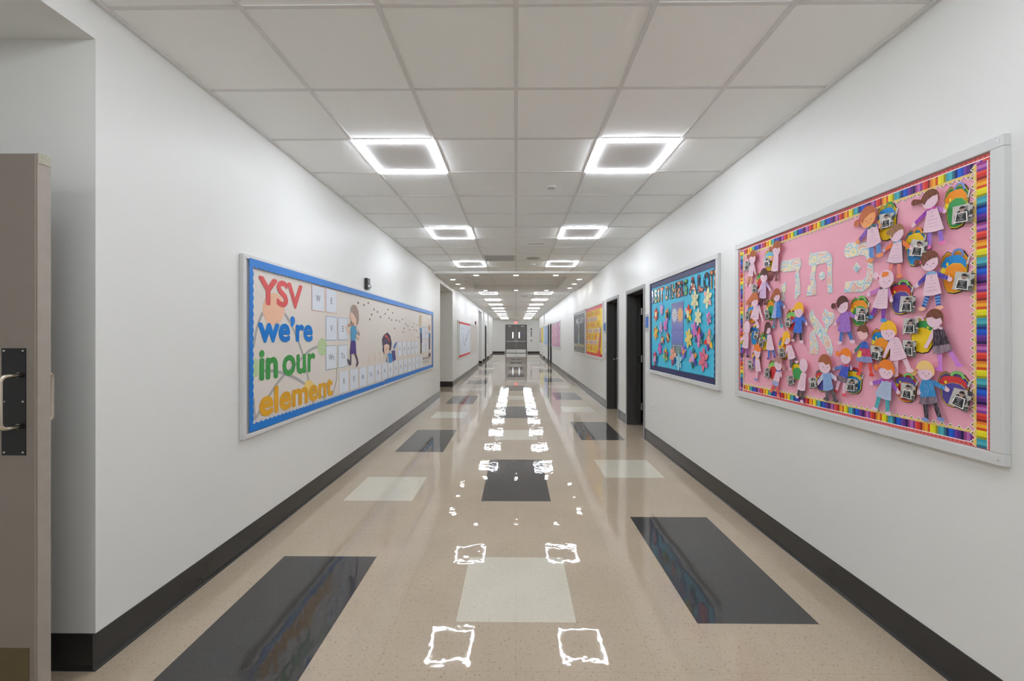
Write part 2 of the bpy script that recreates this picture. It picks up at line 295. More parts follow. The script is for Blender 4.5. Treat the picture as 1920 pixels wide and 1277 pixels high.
# measured positions on the walls, metres: (distance along the corridor, height)
T = {'ALEF': [(2.519,1.611),(2.512,1.578),(2.433,1.49),(2.382,1.426),(2.363,1.374),(2.372,1.334),(2.391,1.344),(2.414,1.382),(2.481,1.461),(2.508,1.466),(2.498,1.44),(2.474,1.39),(2.477,1.34),(2.547,1.34),
          (2.537,1.353),(2.544,1.44),(2.537,1.466),(2.501,1.491),(2.544,1.554),(2.544,1.585)],
 'ALEFARM': [(2.42,1.607),(2.401,1.586),(2.364,1.58),(2.349,1.553),(2.359,1.528),(2.393,1.506),(2.398,1.494),(2.404,1.467),(2.424,1.482),(2.411,1.509),(2.437,1.549),(2.437,1.579)],
 'ARCS': [[[(2.91,1.616),(2.847,1.507),(2.809,1.374)],0.012],[[(3.191,1.626),(3.305,1.517),(3.465,1.291),(3.559,1.065),(3.648,0.842)],0.012],
          [[(3.722,1.352),(3.572,1.321),(3.389,1.235),(3.158,1.132),(2.985,1.009),(2.821,0.868)],0.012],[[(2.891,1.203),(3.074,1.182),(3.293,1.125),(3.518,1.028),(3.871,0.851)],0.012],
          [[(4.118,1.134),(4.111,1.006),(4.022,0.867)],0.01],[[(2.809,1.024),(2.816,0.935),(2.826,0.867)],0.012]],
 'BAG': {'black_outline': ((1.925,1.934),(1.828,1.762)),
         'black_scribble': ((1.901,1.534),(1.785,1.369)),
         'blank_head': ((2.713,1.281),(2.595,1.164)),
         'blue_coat': ((2.763,1.625),(2.647,1.471)),
         'blue_scribble': ((2.498,1.248),(2.391,1.116)),
         'blue_sweater': ((1.777,1.298),(1.652,1.151)),
         'brown_stockings': ((3.001,2.068),(2.888,1.91)),
         'dark_bob': ((3.104,1.92),(3.009,1.787)),
         'far_ponytail': ((3.215,2.06),(3.148,1.941)),
         'long_blond': ((2.842,1.44),(2.736,1.289)),
         'navy_top': ((2.29,1.275),(2.156,1.135)),
         'orange_face': ((2.073,2.094),(1.964,1.912)),
         'orange_spikes': ((3.163,1.33),(3.045,1.241)),
         'patched_head': ((2.008,1.707),(1.887,1.546)),
         'ponytail_magenta': ((1.751,2.07),(1.654,1.887)),
         'purple_collar': ((1.978,1.272),(1.866,1.139)),
         'purple_dress': ((2.237,1.655),(2.119,1.496)),
         'purple_leggings': ((3.186,1.53),(3.074,1.376)),
         'rainbow_dress': ((2.106,1.487),(1.996,1.325)),
         'scribbled_hair': ((2.955,1.279),(2.842,1.139)),
         'sideways_brown': ((3.225,1.691),(3.102,1.546)),
         'striped_socks': ((1.766,1.802),(1.656,1.621)),
         'teal_sleeves': ((3.053,1.483),(2.953,1.343)),
         'two_blue_dress': ((2.979,1.715),(2.878,1.558))},
 'CIRC': {'green': [(3.909,1.346),(3.906,1.325),(3.896,1.304),(3.881,1.287),(3.861,1.275),(3.839,1.268),(3.815,1.266),(3.791,1.27),(3.769,1.279),(3.75,1.293),(3.736,1.31),(3.728,1.33),(3.725,1.351),
                    (3.728,1.372),(3.736,1.391),(3.75,1.408),(3.769,1.421),(3.791,1.429),(3.815,1.432),(3.839,1.429),(3.861,1.42),(3.881,1.407),(3.896,1.389),(3.906,1.368)],
          'greenleft': [(2.875,1.224),(2.874,1.207),(2.869,1.191),(2.861,1.178),(2.851,1.168),(2.839,1.163),(2.827,1.162),(2.815,1.165),(2.803,1.173),(2.794,1.184),(2.786,1.198),(2.782,1.215),(2.78,1.232),
                        (2.782,1.248),(2.786,1.264),(2.794,1.277),(2.803,1.287),(2.815,1.292),(2.827,1.294),(2.839,1.291),(2.851,1.284),(2.861,1.273),(2.869,1.258),(2.874,1.242)],
          'orange': [(3.187,1.661),(3.181,1.628),(3.166,1.597),(3.143,1.57),(3.113,1.55),(3.079,1.536),(3.043,1.531),(3.007,1.534),(2.975,1.545),(2.948,1.563),(2.928,1.586),(2.915,1.613),(2.911,1.643),
                     (2.915,1.673),(2.928,1.702),(2.948,1.728),(2.975,1.749),(3.007,1.765),(3.043,1.772),(3.079,1.772),(3.113,1.763),(3.143,1.747),(3.166,1.723),(3.181,1.694)],
          'yellow': [(3.653,1.005),(3.65,0.992),(3.642,0.982),(3.628,0.973),(3.611,0.967),(3.59,0.965),(3.569,0.966),(3.548,0.971),(3.528,0.978),(3.511,0.988),(3.499,1.0),(3.491,1.012),(3.488,1.025),
                     (3.491,1.037),(3.499,1.047),(3.511,1.056),(3.528,1.062),(3.548,1.064),(3.569,1.064),(3.59,1.06),(3.611,1.053),(3.628,1.043),(3.642,1.031),(3.65,1.018)]},
 'DOLL': {'black_outline': [(1.949,1.932),0.035,(1.947,1.899),(2.008,1.808),(1.918,1.79),(2.025,1.867),(1.875,1.846),(1.996,1.736),(1.943,1.731),(1.996,1.947)],
          'black_scribble': [(1.777,1.521),0.0345,(1.762,1.486),(1.787,1.371),(1.702,1.39),(1.819,1.401),None,(1.756,1.309),(1.681,1.332),None],
          'blank_head': [(2.577,1.265),0.0385,(2.577,1.218),(2.645,1.111),(2.564,1.108),None,(2.595,1.146),(2.641,1.06),(2.603,1.039),None],
          'blue_coat': [(2.617,1.612),0.042,(2.612,1.58),(2.681,1.478),(2.589,1.469),(2.698,1.537),(2.545,1.525),(2.681,1.423),(2.601,1.415),None],
          'blue_scribble': [(2.398,1.283),0.048,(2.385,1.24),(2.414,1.13),(2.331,1.151),(2.464,1.166),(2.316,1.209),(2.385,1.086),(2.322,1.089),None],
          'blue_sweater': [(1.818,1.294),0.0365,(1.809,1.258),(1.848,1.144),(1.761,1.164),(1.851,1.193),(1.721,1.224),(1.817,1.082),(1.755,1.097),(1.875,1.288)],
          'brown_stockings': [(2.837,2.049),0.0445,(2.847,2.007),(2.909,1.911),(2.823,1.896),(2.913,1.991),None,(2.926,1.857),(2.851,1.84),(2.915,2.07)],
          'dark_bob': [(2.981,1.884),0.045,(2.985,1.844),(3.052,1.734),(2.958,1.722),(3.066,1.778),(2.907,1.778),(3.04,1.685),(2.973,1.685),None],
          'far_ponytail': [(3.122,2.045),0.0445,(3.136,2.004),(3.199,1.921),(3.118,1.903),None,(3.09,1.923),(3.225,1.857),(3.172,1.84),(3.196,2.073)],
          'long_blond': [(2.742,1.434),0.0375,(2.717,1.399),(2.728,1.295),(2.645,1.311),(2.763,1.317),None,(2.701,1.235),(2.64,1.285),None],
          'navy_top': [(2.246,1.337),0.0365,(2.244,1.292),(2.318,1.21),(2.244,1.192),(2.345,1.26),(2.211,1.275),(2.324,1.14),(2.267,1.127),(2.31,1.355)],
          'orange_face': [(2.108,2.053),0.0465,(2.081,2.007),(2.118,1.899),(2.027,1.91),(2.179,1.944),(2.038,1.991),(2.09,1.836),(2.042,1.85),(2.183,2.048)],
          'orange_spikes': [(3.066,1.331),0.042,(3.068,1.29),(3.098,1.191),(3.016,1.194),(3.136,1.204),None,(3.087,1.126),None,None],
          'patched_head': [(2.002,1.724),0.041,(2.017,1.69),(2.089,1.595),(1.996,1.582),(2.113,1.661),(1.974,1.619),(2.097,1.547),(2.025,1.527),(2.065,1.756)],
          'ponytail_magenta': [(1.793,2.039),0.035,(1.786,2.004),(1.828,1.904),(1.732,1.897),(1.878,1.951),(1.731,1.97),(1.802,1.837),(1.745,1.843),(1.871,2.056)],
          'purple_collar': [(2.002,1.283),0.0405,(2.0,1.24),(2.073,1.155),(1.977,1.138),(2.097,1.207),(1.938,1.184),(2.07,1.083),(2.0,1.076),(2.06,1.298)],
          'purple_dress': [(2.271,1.619),0.0405,(2.252,1.581),(2.312,1.476),(2.21,1.473),(2.332,1.516),(2.175,1.544),(2.294,1.413),(2.208,1.421),(2.345,1.624)],
          'purple_leggings': [(3.197,1.514),0.046,(3.203,1.466),(3.279,1.364),(3.18,1.355),(3.301,1.416),None,(3.289,1.307),(3.2,1.296),None],
          'rainbow_dress': [(2.138,1.465),0.034,(2.129,1.418),(2.187,1.319),(2.075,1.315),(2.207,1.361),None,(2.167,1.25),(2.089,1.253),None],
          'scribbled_hair': [(2.82,1.26),0.0425,(2.82,1.217),(2.899,1.113),(2.822,1.103),None,(2.789,1.18),(2.911,1.061),(2.831,1.041),(2.755,1.236)],
          'sideways_brown': [(3.099,1.718),0.048,(3.075,1.685),(3.142,1.581),(3.043,1.574),(3.158,1.594),(2.992,1.564),(3.055,1.521),None,(3.215,1.705)],
          'striped_socks': [(1.796,1.771),0.0375,(1.789,1.725),(1.831,1.626),(1.744,1.629),(1.862,1.674),(1.709,1.682),(1.831,1.571),(1.76,1.571),(1.858,1.782)],
          'teal_sleeves': [(2.94,1.505),0.0365,(2.926,1.469),(2.966,1.354),(2.862,1.352),(2.984,1.415),None,(2.94,1.291),(2.862,1.305),None],
          'two_blue_dress': [(2.839,1.729),0.039,(2.837,1.697),(2.907,1.576),(2.782,1.582),None,(2.754,1.642),(2.883,1.513),(2.791,1.518),(2.905,1.711)],
          'yellow_cap': [(1.996,1.472),0.0405,(1.96,1.44),(1.987,1.329),(1.896,1.35),(2.025,1.349),None,(1.956,1.266),(1.887,1.294),None]},
 'DOTS': [(4.683,1.832),(4.861,1.821),(5.007,1.858),(5.205,1.793),(5.344,1.769),(5.121,1.721),(5.056,1.66),(5.46,1.707),(5.657,1.76),(5.783,1.828),(5.825,1.709),(5.949,1.688),(5.993,1.795),(6.179,1.692),
          (6.352,1.683),(6.503,1.722),(6.099,1.567),(6.696,1.655),(6.611,1.578),(6.548,1.519),(6.837,1.624),(6.951,1.564),(7.157,1.613),(7.257,1.685),(7.297,1.566),(7.428,1.549),(7.487,1.654),
          (7.568,1.432)],
 'FLOWER': [(5.312,1.73,0.089),(5.104,1.781,0.075),(4.903,1.702,0.083),(4.147,1.815,0.098),(3.885,1.809,0.098),(4.318,1.681,0.101),(4.078,1.637,0.087),(3.851,1.618,0.063),(5.318,1.495,0.095),
            (5.125,1.552,0.076),(4.966,1.577,0.077),(5.064,1.406,0.065),(4.899,1.435,0.067),(4.305,1.43,0.101),(4.165,1.517,0.086),(4.053,1.437,0.101),(3.863,1.415,0.105),(5.167,1.295,0.085),
            (5.329,1.162,0.098),(4.956,1.224,0.088),(4.736,1.22,0.111),(4.566,1.17,0.1),(4.432,1.279,0.079),(4.192,1.228,0.105),(3.971,1.223,0.113)],
 'G1': {'arm': [(4.309,1.556),(4.341,1.566),(4.374,1.522),(4.455,1.505),(4.451,1.473),(4.352,1.499)],
        'arm2': [(4.614,1.465),(4.725,1.451),(4.688,1.403),(4.658,1.432),(4.614,1.441)],
        'ear': [(4.395,1.581),(4.433,1.587),(4.469,1.579),(4.455,1.556),(4.411,1.55),(4.384,1.563)],
        'face': [(4.474,1.716),(4.543,1.693),(4.614,1.64),(4.614,1.574),(4.531,1.562),(4.474,1.579),(4.508,1.608),(4.455,1.633),(4.446,1.678)],
        'hair': [(4.474,1.762),(4.531,1.799),(4.614,1.796),(4.688,1.739),(4.7,1.643),(4.663,1.58),(4.614,1.574),(4.658,1.527),(4.725,1.48),(4.713,1.451),(4.675,1.47),(4.663,1.518),(4.602,1.569),
                 (4.614,1.64),(4.543,1.693),(4.474,1.716)],
        'legs': [(4.455,1.254),(4.48,1.253),(4.474,1.134),(4.433,1.131),(4.363,1.196),(4.38,1.21),(4.446,1.168)],
        'legs2': [(4.566,1.254),(4.609,1.254),(4.658,1.193),(4.68,1.144),(4.643,1.104),(4.609,1.111),(4.643,1.165)],
        'skirt': [(4.474,1.405),(4.595,1.394),(4.614,1.254),(4.44,1.255)],
        'torso': [(4.485,1.561),(4.59,1.568),(4.658,1.47),(4.614,1.474),(4.595,1.394),(4.474,1.405),(4.462,1.524)]},
 'G2': {'arm': [(5.697,1.178),(5.745,1.186),(5.809,1.092),(5.745,1.086)],
        'band': [(5.62,1.465),(5.713,1.47),(5.809,1.415),(5.842,1.364),(5.809,1.365),(5.745,1.425),(5.62,1.445)],
        'face': [(5.596,1.329),(5.713,1.344),(5.825,1.319),(5.825,1.253),(5.745,1.206),(5.636,1.21),(5.59,1.261)],
        'hair': [(5.516,1.407),(5.59,1.465),(5.745,1.507),(5.875,1.456),(5.942,1.352),(5.908,1.26),(5.842,1.232),(5.842,1.323),(5.713,1.346),(5.59,1.329),(5.605,1.211),(5.531,1.263),(5.56,1.3)],
        'leg': [(6.028,1.309),(6.19,1.375),(6.171,1.327),(6.063,1.256),(6.028,1.267)],
        'skirt': [(5.925,1.239),(6.099,1.244),(6.146,1.103),(6.011,1.074)],
        'torso': [(5.745,1.196),(5.842,1.217),(5.959,1.186),(5.993,1.101),(5.942,1.068),(5.809,1.072),(5.682,1.1),(5.697,1.138)]},
 'G3': {'hair': [(7.646,1.818),(7.818,1.88),(7.848,1.732),(7.76,1.634),(7.646,1.658)],
        'leg': [(7.749,1.304),(7.83,1.31),(7.818,1.12),(7.737,1.123)],
        'skirt': [(7.714,1.513),(7.848,1.514),(7.866,1.323),(7.731,1.304)],
        'torso': [(7.703,1.606),(7.83,1.622),(7.848,1.514),(7.714,1.513)]},
 'G4': {'hair': [(8.454,1.666),(8.558,1.698),(8.607,1.61),(8.537,1.549),(8.454,1.592)],
        'leg': [(8.454,1.093),(8.607,1.117),(8.65,1.025),(8.454,1.034)],
        'skirt': [(8.488,1.431),(8.607,1.431),(8.593,1.177),(8.509,1.18)],
        'torso': [(8.467,1.519),(8.629,1.521),(8.65,1.431),(8.488,1.431)]},
 'HEY': [(2.807,1.956),(2.657,1.948),(2.629,1.94),(2.625,1.899),(2.646,1.864),(2.636,1.795),(2.632,1.717),(2.671,1.687),(2.678,1.703),(2.668,1.799),(2.675,1.849),(2.657,1.873),(2.791,1.882),
         (2.823,1.902),(2.823,1.938)],
 'HEYLEG': [(2.815,1.788),(2.775,1.813),(2.768,1.782),(2.775,1.747),(2.791,1.734),(2.779,1.707),(2.799,1.689),(2.823,1.693),(2.815,1.726)],
 'KAF': [(2.255,1.955),(2.144,1.932),(2.112,1.893),(2.101,1.832),(2.098,1.748),(2.118,1.702),(2.162,1.682),(2.278,1.69),(2.269,1.744),(2.156,1.737),(2.132,1.753),(2.124,1.826),(2.138,1.864),
         (2.162,1.876),(2.255,1.876),(2.275,1.896),(2.275,1.928)],
 'KAFDOT': [(2.198,1.837),(2.177,1.811),(2.195,1.787),(2.218,1.812)],
 'LT': {'YSV': ((2.86,1.877),(3.454,1.68)),'element': ((2.871,1.169),(4.017,0.875)),'in our': ((2.871,1.351),(3.671,1.128)),'we’re': ((2.854,1.589),(3.628,1.4))},
 'PHOTO': {'black_outline': [(1.877,1.888),(1.804,1.861),(1.818,1.792),(1.893,1.815)],
           'black_scribble': [(1.917,1.531),(1.846,1.525),(1.851,1.458),(1.923,1.457)],
           'blank_head': [(2.742,1.18),(2.673,1.194),(2.655,1.144),(2.717,1.118)],
           'blue_coat': [(2.751,1.571),(2.695,1.566),(2.701,1.503),(2.756,1.513)],
           'blue_scribble': [(2.537,1.189),(2.474,1.205),(2.461,1.141),(2.522,1.124)],
           'blue_sweater': [(1.698,1.236),(1.629,1.226),(1.651,1.141),(1.721,1.167)],
           'brown_stockings': [(2.997,2.018),(2.918,2.003),(2.913,1.938),(2.992,1.951)],
           'dark_bob': [(3.148,1.846),(3.066,1.83),(3.066,1.768),(3.139,1.776)],
           'far_ponytail': [(3.248,2.037),(3.174,2.034),(3.172,1.959),(3.241,1.958)],
           'long_blond': [(2.833,1.359),(2.763,1.373),(2.751,1.306),(2.807,1.293)],
           'navy_top': [(2.244,1.221),(2.17,1.219),(2.177,1.152),(2.259,1.148)],
           'orange_face': [(2.046,2.05),(1.966,2.036),(1.971,1.973),(2.038,1.972)],
           'orange_spikes': [(3.209,1.257),(3.141,1.267),(3.122,1.196),(3.186,1.187)],
           'patched_head': [(1.932,1.634),(1.861,1.627),(1.865,1.554),(1.941,1.561)],
           'ponytail_magenta': [(1.703,1.978),(1.63,1.974),(1.632,1.898),(1.708,1.907)],
           'purple_collar': [(1.929,1.231),(1.861,1.226),(1.866,1.153),(1.935,1.159)],
           'purple_dress': [(2.182,1.599),(2.108,1.588),(2.109,1.519),(2.185,1.525)],
           'purple_leggings': [(3.103,1.487),(3.047,1.48),(3.066,1.415),(3.125,1.436)],
           'rainbow_dress': [(2.093,1.404),(2.023,1.392),(2.035,1.322),(2.106,1.335)],
           'scribbled_hair': [(2.984,1.216),(2.921,1.223),(2.916,1.156),(2.979,1.15)],
           'sideways_brown': [(3.236,1.644),(3.169,1.64),(3.164,1.571),(3.23,1.57)],
           'striped_socks': [(1.692,1.712),(1.622,1.694),(1.632,1.622),(1.706,1.64)],
           'teal_sleeves': [(3.05,1.436),(2.986,1.43),(2.989,1.37),(3.055,1.365)],
           'two_blue_dress': [(2.992,1.635),(2.939,1.642),(2.913,1.582),(2.966,1.56)],
           'yellow_cap': [(1.922,1.431),(1.858,1.425),(1.861,1.352),(1.929,1.358)]},
 'POSTER': [(4.788,1.857),(4.45,1.849),(4.452,1.381),(4.789,1.366)],
 'TAV': [(2.535,1.964),(2.523,1.95),(2.473,1.949),(2.407,1.942),(2.378,1.916),(2.367,1.879),(2.373,1.837),(2.37,1.759),(2.364,1.7),(2.395,1.699),(2.398,1.763),(2.395,1.85),(2.407,1.878),(2.485,1.881),
         (2.494,1.867),(2.507,1.805),(2.494,1.748),(2.497,1.699),(2.571,1.699),(2.558,1.759),(2.529,1.762),(2.539,1.809),(2.523,1.871),(2.548,1.89),(2.552,1.904),(2.545,1.94)],
 'TAVDOT': [(2.442,1.829),(2.424,1.815),(2.424,1.788),(2.442,1.781),(2.463,1.794),(2.463,1.821)],
 'TITLE': [((5.483,2.082),(5.383,1.912)),((5.377,2.076),(5.261,1.907)),((5.261,2.071),(5.165,1.902)),((5.165,2.08),(5.032,1.909)),((4.991,2.07),(4.874,1.907)),((4.867,2.07),(4.785,1.901)),
           ((4.781,2.067),(4.712,1.9)),((4.707,2.068),(4.624,1.899)),((4.622,2.075),(4.519,1.904)),((4.512,2.07),(4.441,1.91)),((4.435,2.079),(4.331,1.905)),((4.306,2.075),(4.211,1.908)),
           ((4.206,2.077),(4.121,1.905)),((4.105,2.084),(4.039,1.909)),((4.034,2.08),(3.965,1.915)),((3.975,2.086),(3.843,1.918)),((3.843,2.078),(3.768,1.918)),((3.764,2.079),(3.716,1.916))]}
# ======================= THE ROOM =======================
CH = 2.906            # ceiling height
XW = 1.83             # half width of the corridor
G = .6096; ROW0 = 1.802-G*22      # ceiling grid
Y0, YC, YE = -11.609, 31.9, 35.8       # back wall, end of the corridor walls, far wall

# floor: one-foot tiles with ivory and charcoal inlays
mb = MB()
def inlay(c, n):
    k = n % 12
    if c in (-1, 0): return 2 if k in (6, 7) else 1 if k in (11, 0, 1, 2) else 0
    if c in (-5, -4): return 1 if k in (4, 5, 6, 7) else 2 if k in (11, 0) else 0
    if c in (3, 4): return 1 if k in (6, 7, 8, 9) else 2 if k in (1, 2) else 0
    return 0
for n in range(-40, 120):
    for c in range(-17, 19):
        y = PH+n*TILE; x = c*TILE
        mb.face([(x, y, 0), (x+TILE, y, 0), (x+TILE, y+TILE, 0), (x, y+TILE, 0)], inlay(c, n) if y > -12 and y < 34 else 0)
struct(mb.build('floor', FLOOR_MATS, origin=(0, 0, 0)))

# ceiling tiles and grid, before and after the soffit
SOF0, SOF1 = 1.802+G*12, 1.802+G*18      # 9.117 .. 12.775
mb = MB(); mb.box(-1.95, 1.95, Y0-.1, SOF0, CH, CH+.04); mb.box(-1.95, 1.95, SOF1, YC, CH, CH+.04); mb.box(-4.2, 4.2, YC, YE+.1, CH, CH+.04)
struct(mb.build('ceiling', tile_m, origin=(0, 0, CH)))
def tbars(name, y0, y1, xs, z, xl, xr, rows):
    mb = MB()
    for x in xs: mb.box(x-.012, x+.012, y0, y1, z-.007, z+.001)
    for y in rows: mb.box(xl, xr, y-.0095, y+.0095, z-.0045, z+.001)
    return mb
rows1 = [ROW0+G*k for k in range(0, 35) if ROW0+G*k < SOF0-.05]
rows2 = [SOF1+G*k for k in range(0, 32) if SOF1+G*k < YC]
cols = [G*k for k in (-2, -1, 0, 1, 2)]
mb = tbars('t', Y0, SOF0, cols, CH, -XW, XW, rows1); 
mb.box(-XW, -XW+.022, Y0, SOF0, CH-.014, CH+.001); mb.box(XW-.022, XW, Y0, SOF0, CH-.014, CH+.001)
struct(mb.build('trim_1', grid_m, origin=(0, 0, CH)))
mb = tbars('t', SOF1, YC, cols, CH, -XW, XW, rows2)
mb.box(-XW, -XW+.022, SOF1, YC, CH-.014, CH+.001); mb.box(XW-.022, XW, SOF1, YC, CH-.014, CH+.001)
for k in range(6): mb.box(-4, 4, YC+.03+k*G, YC+.05+k*G, CH-.0045, CH+.001)
struct(mb.build('trim_2', grid_m, origin=(0, 20, CH)))
# soffit with a shallow tray
SZ = 2.857; T0, T1, TX = 9.73, 12.17, 1.22
soff_m = plain('soffit_paint', srgb(240, 240, 239), rough=.6, noise=.015)
mb = MB()
mb.box(-1.95, 1.95, SOF0, T0, SZ, 3.05); mb.box(-1.95, 1.95, T1, SOF1, SZ, 3.05)
mb.box(-1.95, -TX, T0, T1, SZ, 3.05); mb.box(TX, 1.95, T0, T1, SZ, 3.05); mb.box(-TX, TX, T0, T1, 2.985, 3.05)
struct(mb.build('ceiling.001', soff_m))
mb = MB()
for x in (-G, 0, G): mb.box(x-.012, x+.012, T0, T1, 2.978, 2.986)
for k in range(1, 4): mb.box(-TX, TX, T0+k*.61-.009, T0+k*.61+.009, 2.980, 2.986)
struct(mb.build('trim_3', grid_m))

# side walls with their openings: (start, end, top, kind)
WT = .22
HD = 2.74
R_OPEN = [(5.87, 6.76, 2.15), (7.36, 8.24, 2.15), (20.98, 21.90, 2.10), (22.55, 23.36, 2.10)]
mb = MB(); y = Y0
for a, b, t in R_OPEN+[(26.1, 27.1, None)]:
    mb.box(XW, XW+WT, y, a, 0, 3.0)
    if t: mb.box(XW, XW+WT, a, b, t, 3.0)
    else: mb.box(XW+WT, XW+WT+.1, a-.1, b+.1, 0, 3.0)
    y = b
mb.box(XW, XW+WT, y, YC, 0, 3.0)
mb.box(XW+WT, 4.2, YC-.15, YC, 0, 3.0); mb.box(4.05, 4.2, YC, YE, 0, 3.0)
struct(mb.build('wall_right', wall_m, origin=(XW, 0, 0)))
L_OPEN = [(-1.9, 1.765, HD), (9.85, 11.8, HD), (20.0, 21.9, HD), (24.05, 25.1, 2.1)]
mb = MB(); y = Y0
pockets = [(22.75, 23.75), (26.2, 27.2)]
for a, b, t in sorted(L_OPEN+[(p, q, None) for p, q in pockets]):
    mb.box(-XW, -XW-WT, y, a, 0, 3.0)
    if t: mb.box(-XW, -XW-WT, a, b, t, 3.0)
    else: mb.box(-XW-WT, -XW-WT-.1, a-.1, b+.1, 0, 3.0)
    y = b
mb.box(-XW, -XW-WT, y, YC, 0, 3.0)
mb.box(-XW-WT, -4.2, YC-.15, YC, 0, 3.0); mb.box(-4.05, -4.2, YC, YE, 0, 3.0)
struct(mb.build('wall_left', wall_m, origin=(-XW, 0, 0)))
# alcoves behind the openings in the left wall
for i, (a, b, dep, nm) in enumerate([(-1.9, 1.765, .98, 'wall_alcove_near'), (9.85, 11.8, 2.4, 'wall_alcove_middle'), (20.0, 21.9, 2.4, 'wall_alcove_far')]):
    xo = -XW-WT; xe = -XW-dep
    mb = MB()
    mb.box(xo, xe-.1, a-.12, a, 0, 3.0); mb.box(xo, xe-.1, b, b+.12, 0, 3.0); mb.box(xe-.1, xe, a, b, 0, 3.0); mb.box(xo, xe, a, b, HD, 3.0)
    struct(mb.build(nm, wall_m))
mb = MB(); mb.box(-2.05, 2.05, Y0-.15, Y0, 0, 3.0); struct(mb.build('wall_back', wall_m))
mb = MB(); mb.box(-4.2, -.93, YE, YE+.15, 0, 3.0); mb.box(.95, 4.2, YE, YE+.15, 0, 3.0); mb.box(-.93, .95, YE, YE+.15, 2.49, 3.0)
struct(mb.build('wall_end', wall_m))
# unlit classroom behind the near doors on the right
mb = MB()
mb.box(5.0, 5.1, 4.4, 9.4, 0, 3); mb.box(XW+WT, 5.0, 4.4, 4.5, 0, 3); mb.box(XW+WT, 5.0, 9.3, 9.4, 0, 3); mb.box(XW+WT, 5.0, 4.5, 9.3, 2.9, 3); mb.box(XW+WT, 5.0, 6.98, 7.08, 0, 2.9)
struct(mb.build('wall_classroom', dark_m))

# rubber wall base with a curved toe
PROF = [(0, 0), (.016, 0), (.0145, .004), (.008, .010), (.005, .018), (.004, .150), (.002, .153), (0, .153)]
def run(mb, x0, y0, x1, y1, nx, ny):
    a = [(x0+nx*d, y0+ny*d, z) for d, z in PROF]; b = [(x1+nx*d, y1+ny*d, z) for d, z in PROF]
    n = len(a)
    for k in range(n): mb.face([a[k], b[k], b[(k+1) % n], a[(k+1) % n]])
    mb.face(a); mb.face(b[::-1])
mb = MB(); e = .016
for a, b in [(Y0, 5.83), (6.8, 7.32), (8.28, 20.94), (21.94, 22.51), (23.4, 26.1), (27.1, YC)]: run(mb, XW, a, XW, b, -1, 0)
run(mb, XW, 27.1, XW+WT, 27.1, 0, -1)
struct(mb.build('baseboard_right', base_m, origin=(XW, 0, 0)))
mb = MB()
for a, b in [(Y0, -1.9), (1.765, 9.85), (11.8, 20.0), (21.9, 22.75), (23.75, 24.01), (25.14, 26.2), (27.2, YC)]: run(mb, -XW, a-(e if a in (1.765, 11.8, 21.9, 23.75, 27.2) else 0), -XW, b, 1, 0)
for yy, d in [(1.765, .98), (11.8, 2.4), (21.9, 2.4), (23.75, WT), (27.2, WT)]: run(mb, -XW+.005, yy, -XW-d, yy, 0, -1)
struct(mb.build('baseboard_left', base_m, origin=(-XW, 0, 0)))
mb = MB(); run(mb, -4.05, YE, -.98, YE, 0, -1); run(mb, 1.0, YE, 4.05, YE, 0, -1)
struct(mb.build('baseboard_end', base_m))

# ======================= CEILING LIGHTS =======================
led_m = emit('led_strip', (.942, .985, 1.075), LED)
lens_m = emit('downlight_lens', (1, .97, .93), SPOT)
panel_m = plain('light_panel', srgb(226, 225, 223), rough=.7)
lx, ly = G*1.5, 1.802+G*2.5
def make_light(x, y):
    t = thing('ceiling_light', (x, y, CH-.015), '', 'ceiling light', 'square LED frame lights')
    h = .296; w = .027; z0, z1 = CH-.015, CH-.001
    mb = MB()
    mb.box(x-h, x+h, y-h, y-h+w, z0, z1); mb.box(x-h, x+h, y+h-w, y+h, z0, z1)
    mb.box(x-h, x-h+w, y-h+w, y+h-w, z0, z1); mb.box(x+h-w, x+h, y-h+w, y+h-w, z0, z1)
    mb.build('light_strip', led_m, t)
    mb = MB(); mb.box(x-h+w, x+h-w, y-h+w, y+h-w, CH-.006, CH-.001); mb.build('centre_panel', panel_m, t)
    return t
ROWN = {0: 'nearest', 1: 'second', 2: 'third'}
near_y = [ly-4*G*k for k in (5, 4, 3, 2, 1)]+[ly, ly+4*G, ly+8*G]  # two rearmost in each row are added, unseen, to brighten the foreground
far_y = [13.69+2.4384*k for k in range(9)]
ordn = ['first', 'second', 'third', 'fourth', 'fifth', 'sixth', 'seventh', 'eighth', 'last']
first = None
for side, sx in (('left', -1), ('right', 1)):
    for i, y in enumerate(near_y):
        if i < 5: lb = 'square LED frame light in the %s row, behind the viewer, %s of five' % (side, ('farthest', 'added second farthest', 'middle', 'second nearest', 'nearest')[i])
        else: lb = 'square LED frame light in the %s row before the soffit, %s from the viewer' % (side, ordn[i-5])
        if first is None: first = make_light(sx*lx, y); first['label'] = lb
        else: copy_tree(first, (sx*lx, y, CH-.015), lb)
    for i, y in enumerate(far_y):
        copy_tree(first, (sx*lx, y, CH-.015), 'square LED frame light in the %s row beyond the soffit, %s of nine' % (side, ordn[i]))
copy_tree(first, (-3.1, 33.9, CH-.015), 'added square LED frame light, unseen in the left arm of the far lobby')  # this lobby pair is added out of view to light the end wall
copy_tree(first, (3.1, 33.9, CH-.015), 'added square LED frame light, unseen in the right arm of the far lobby')
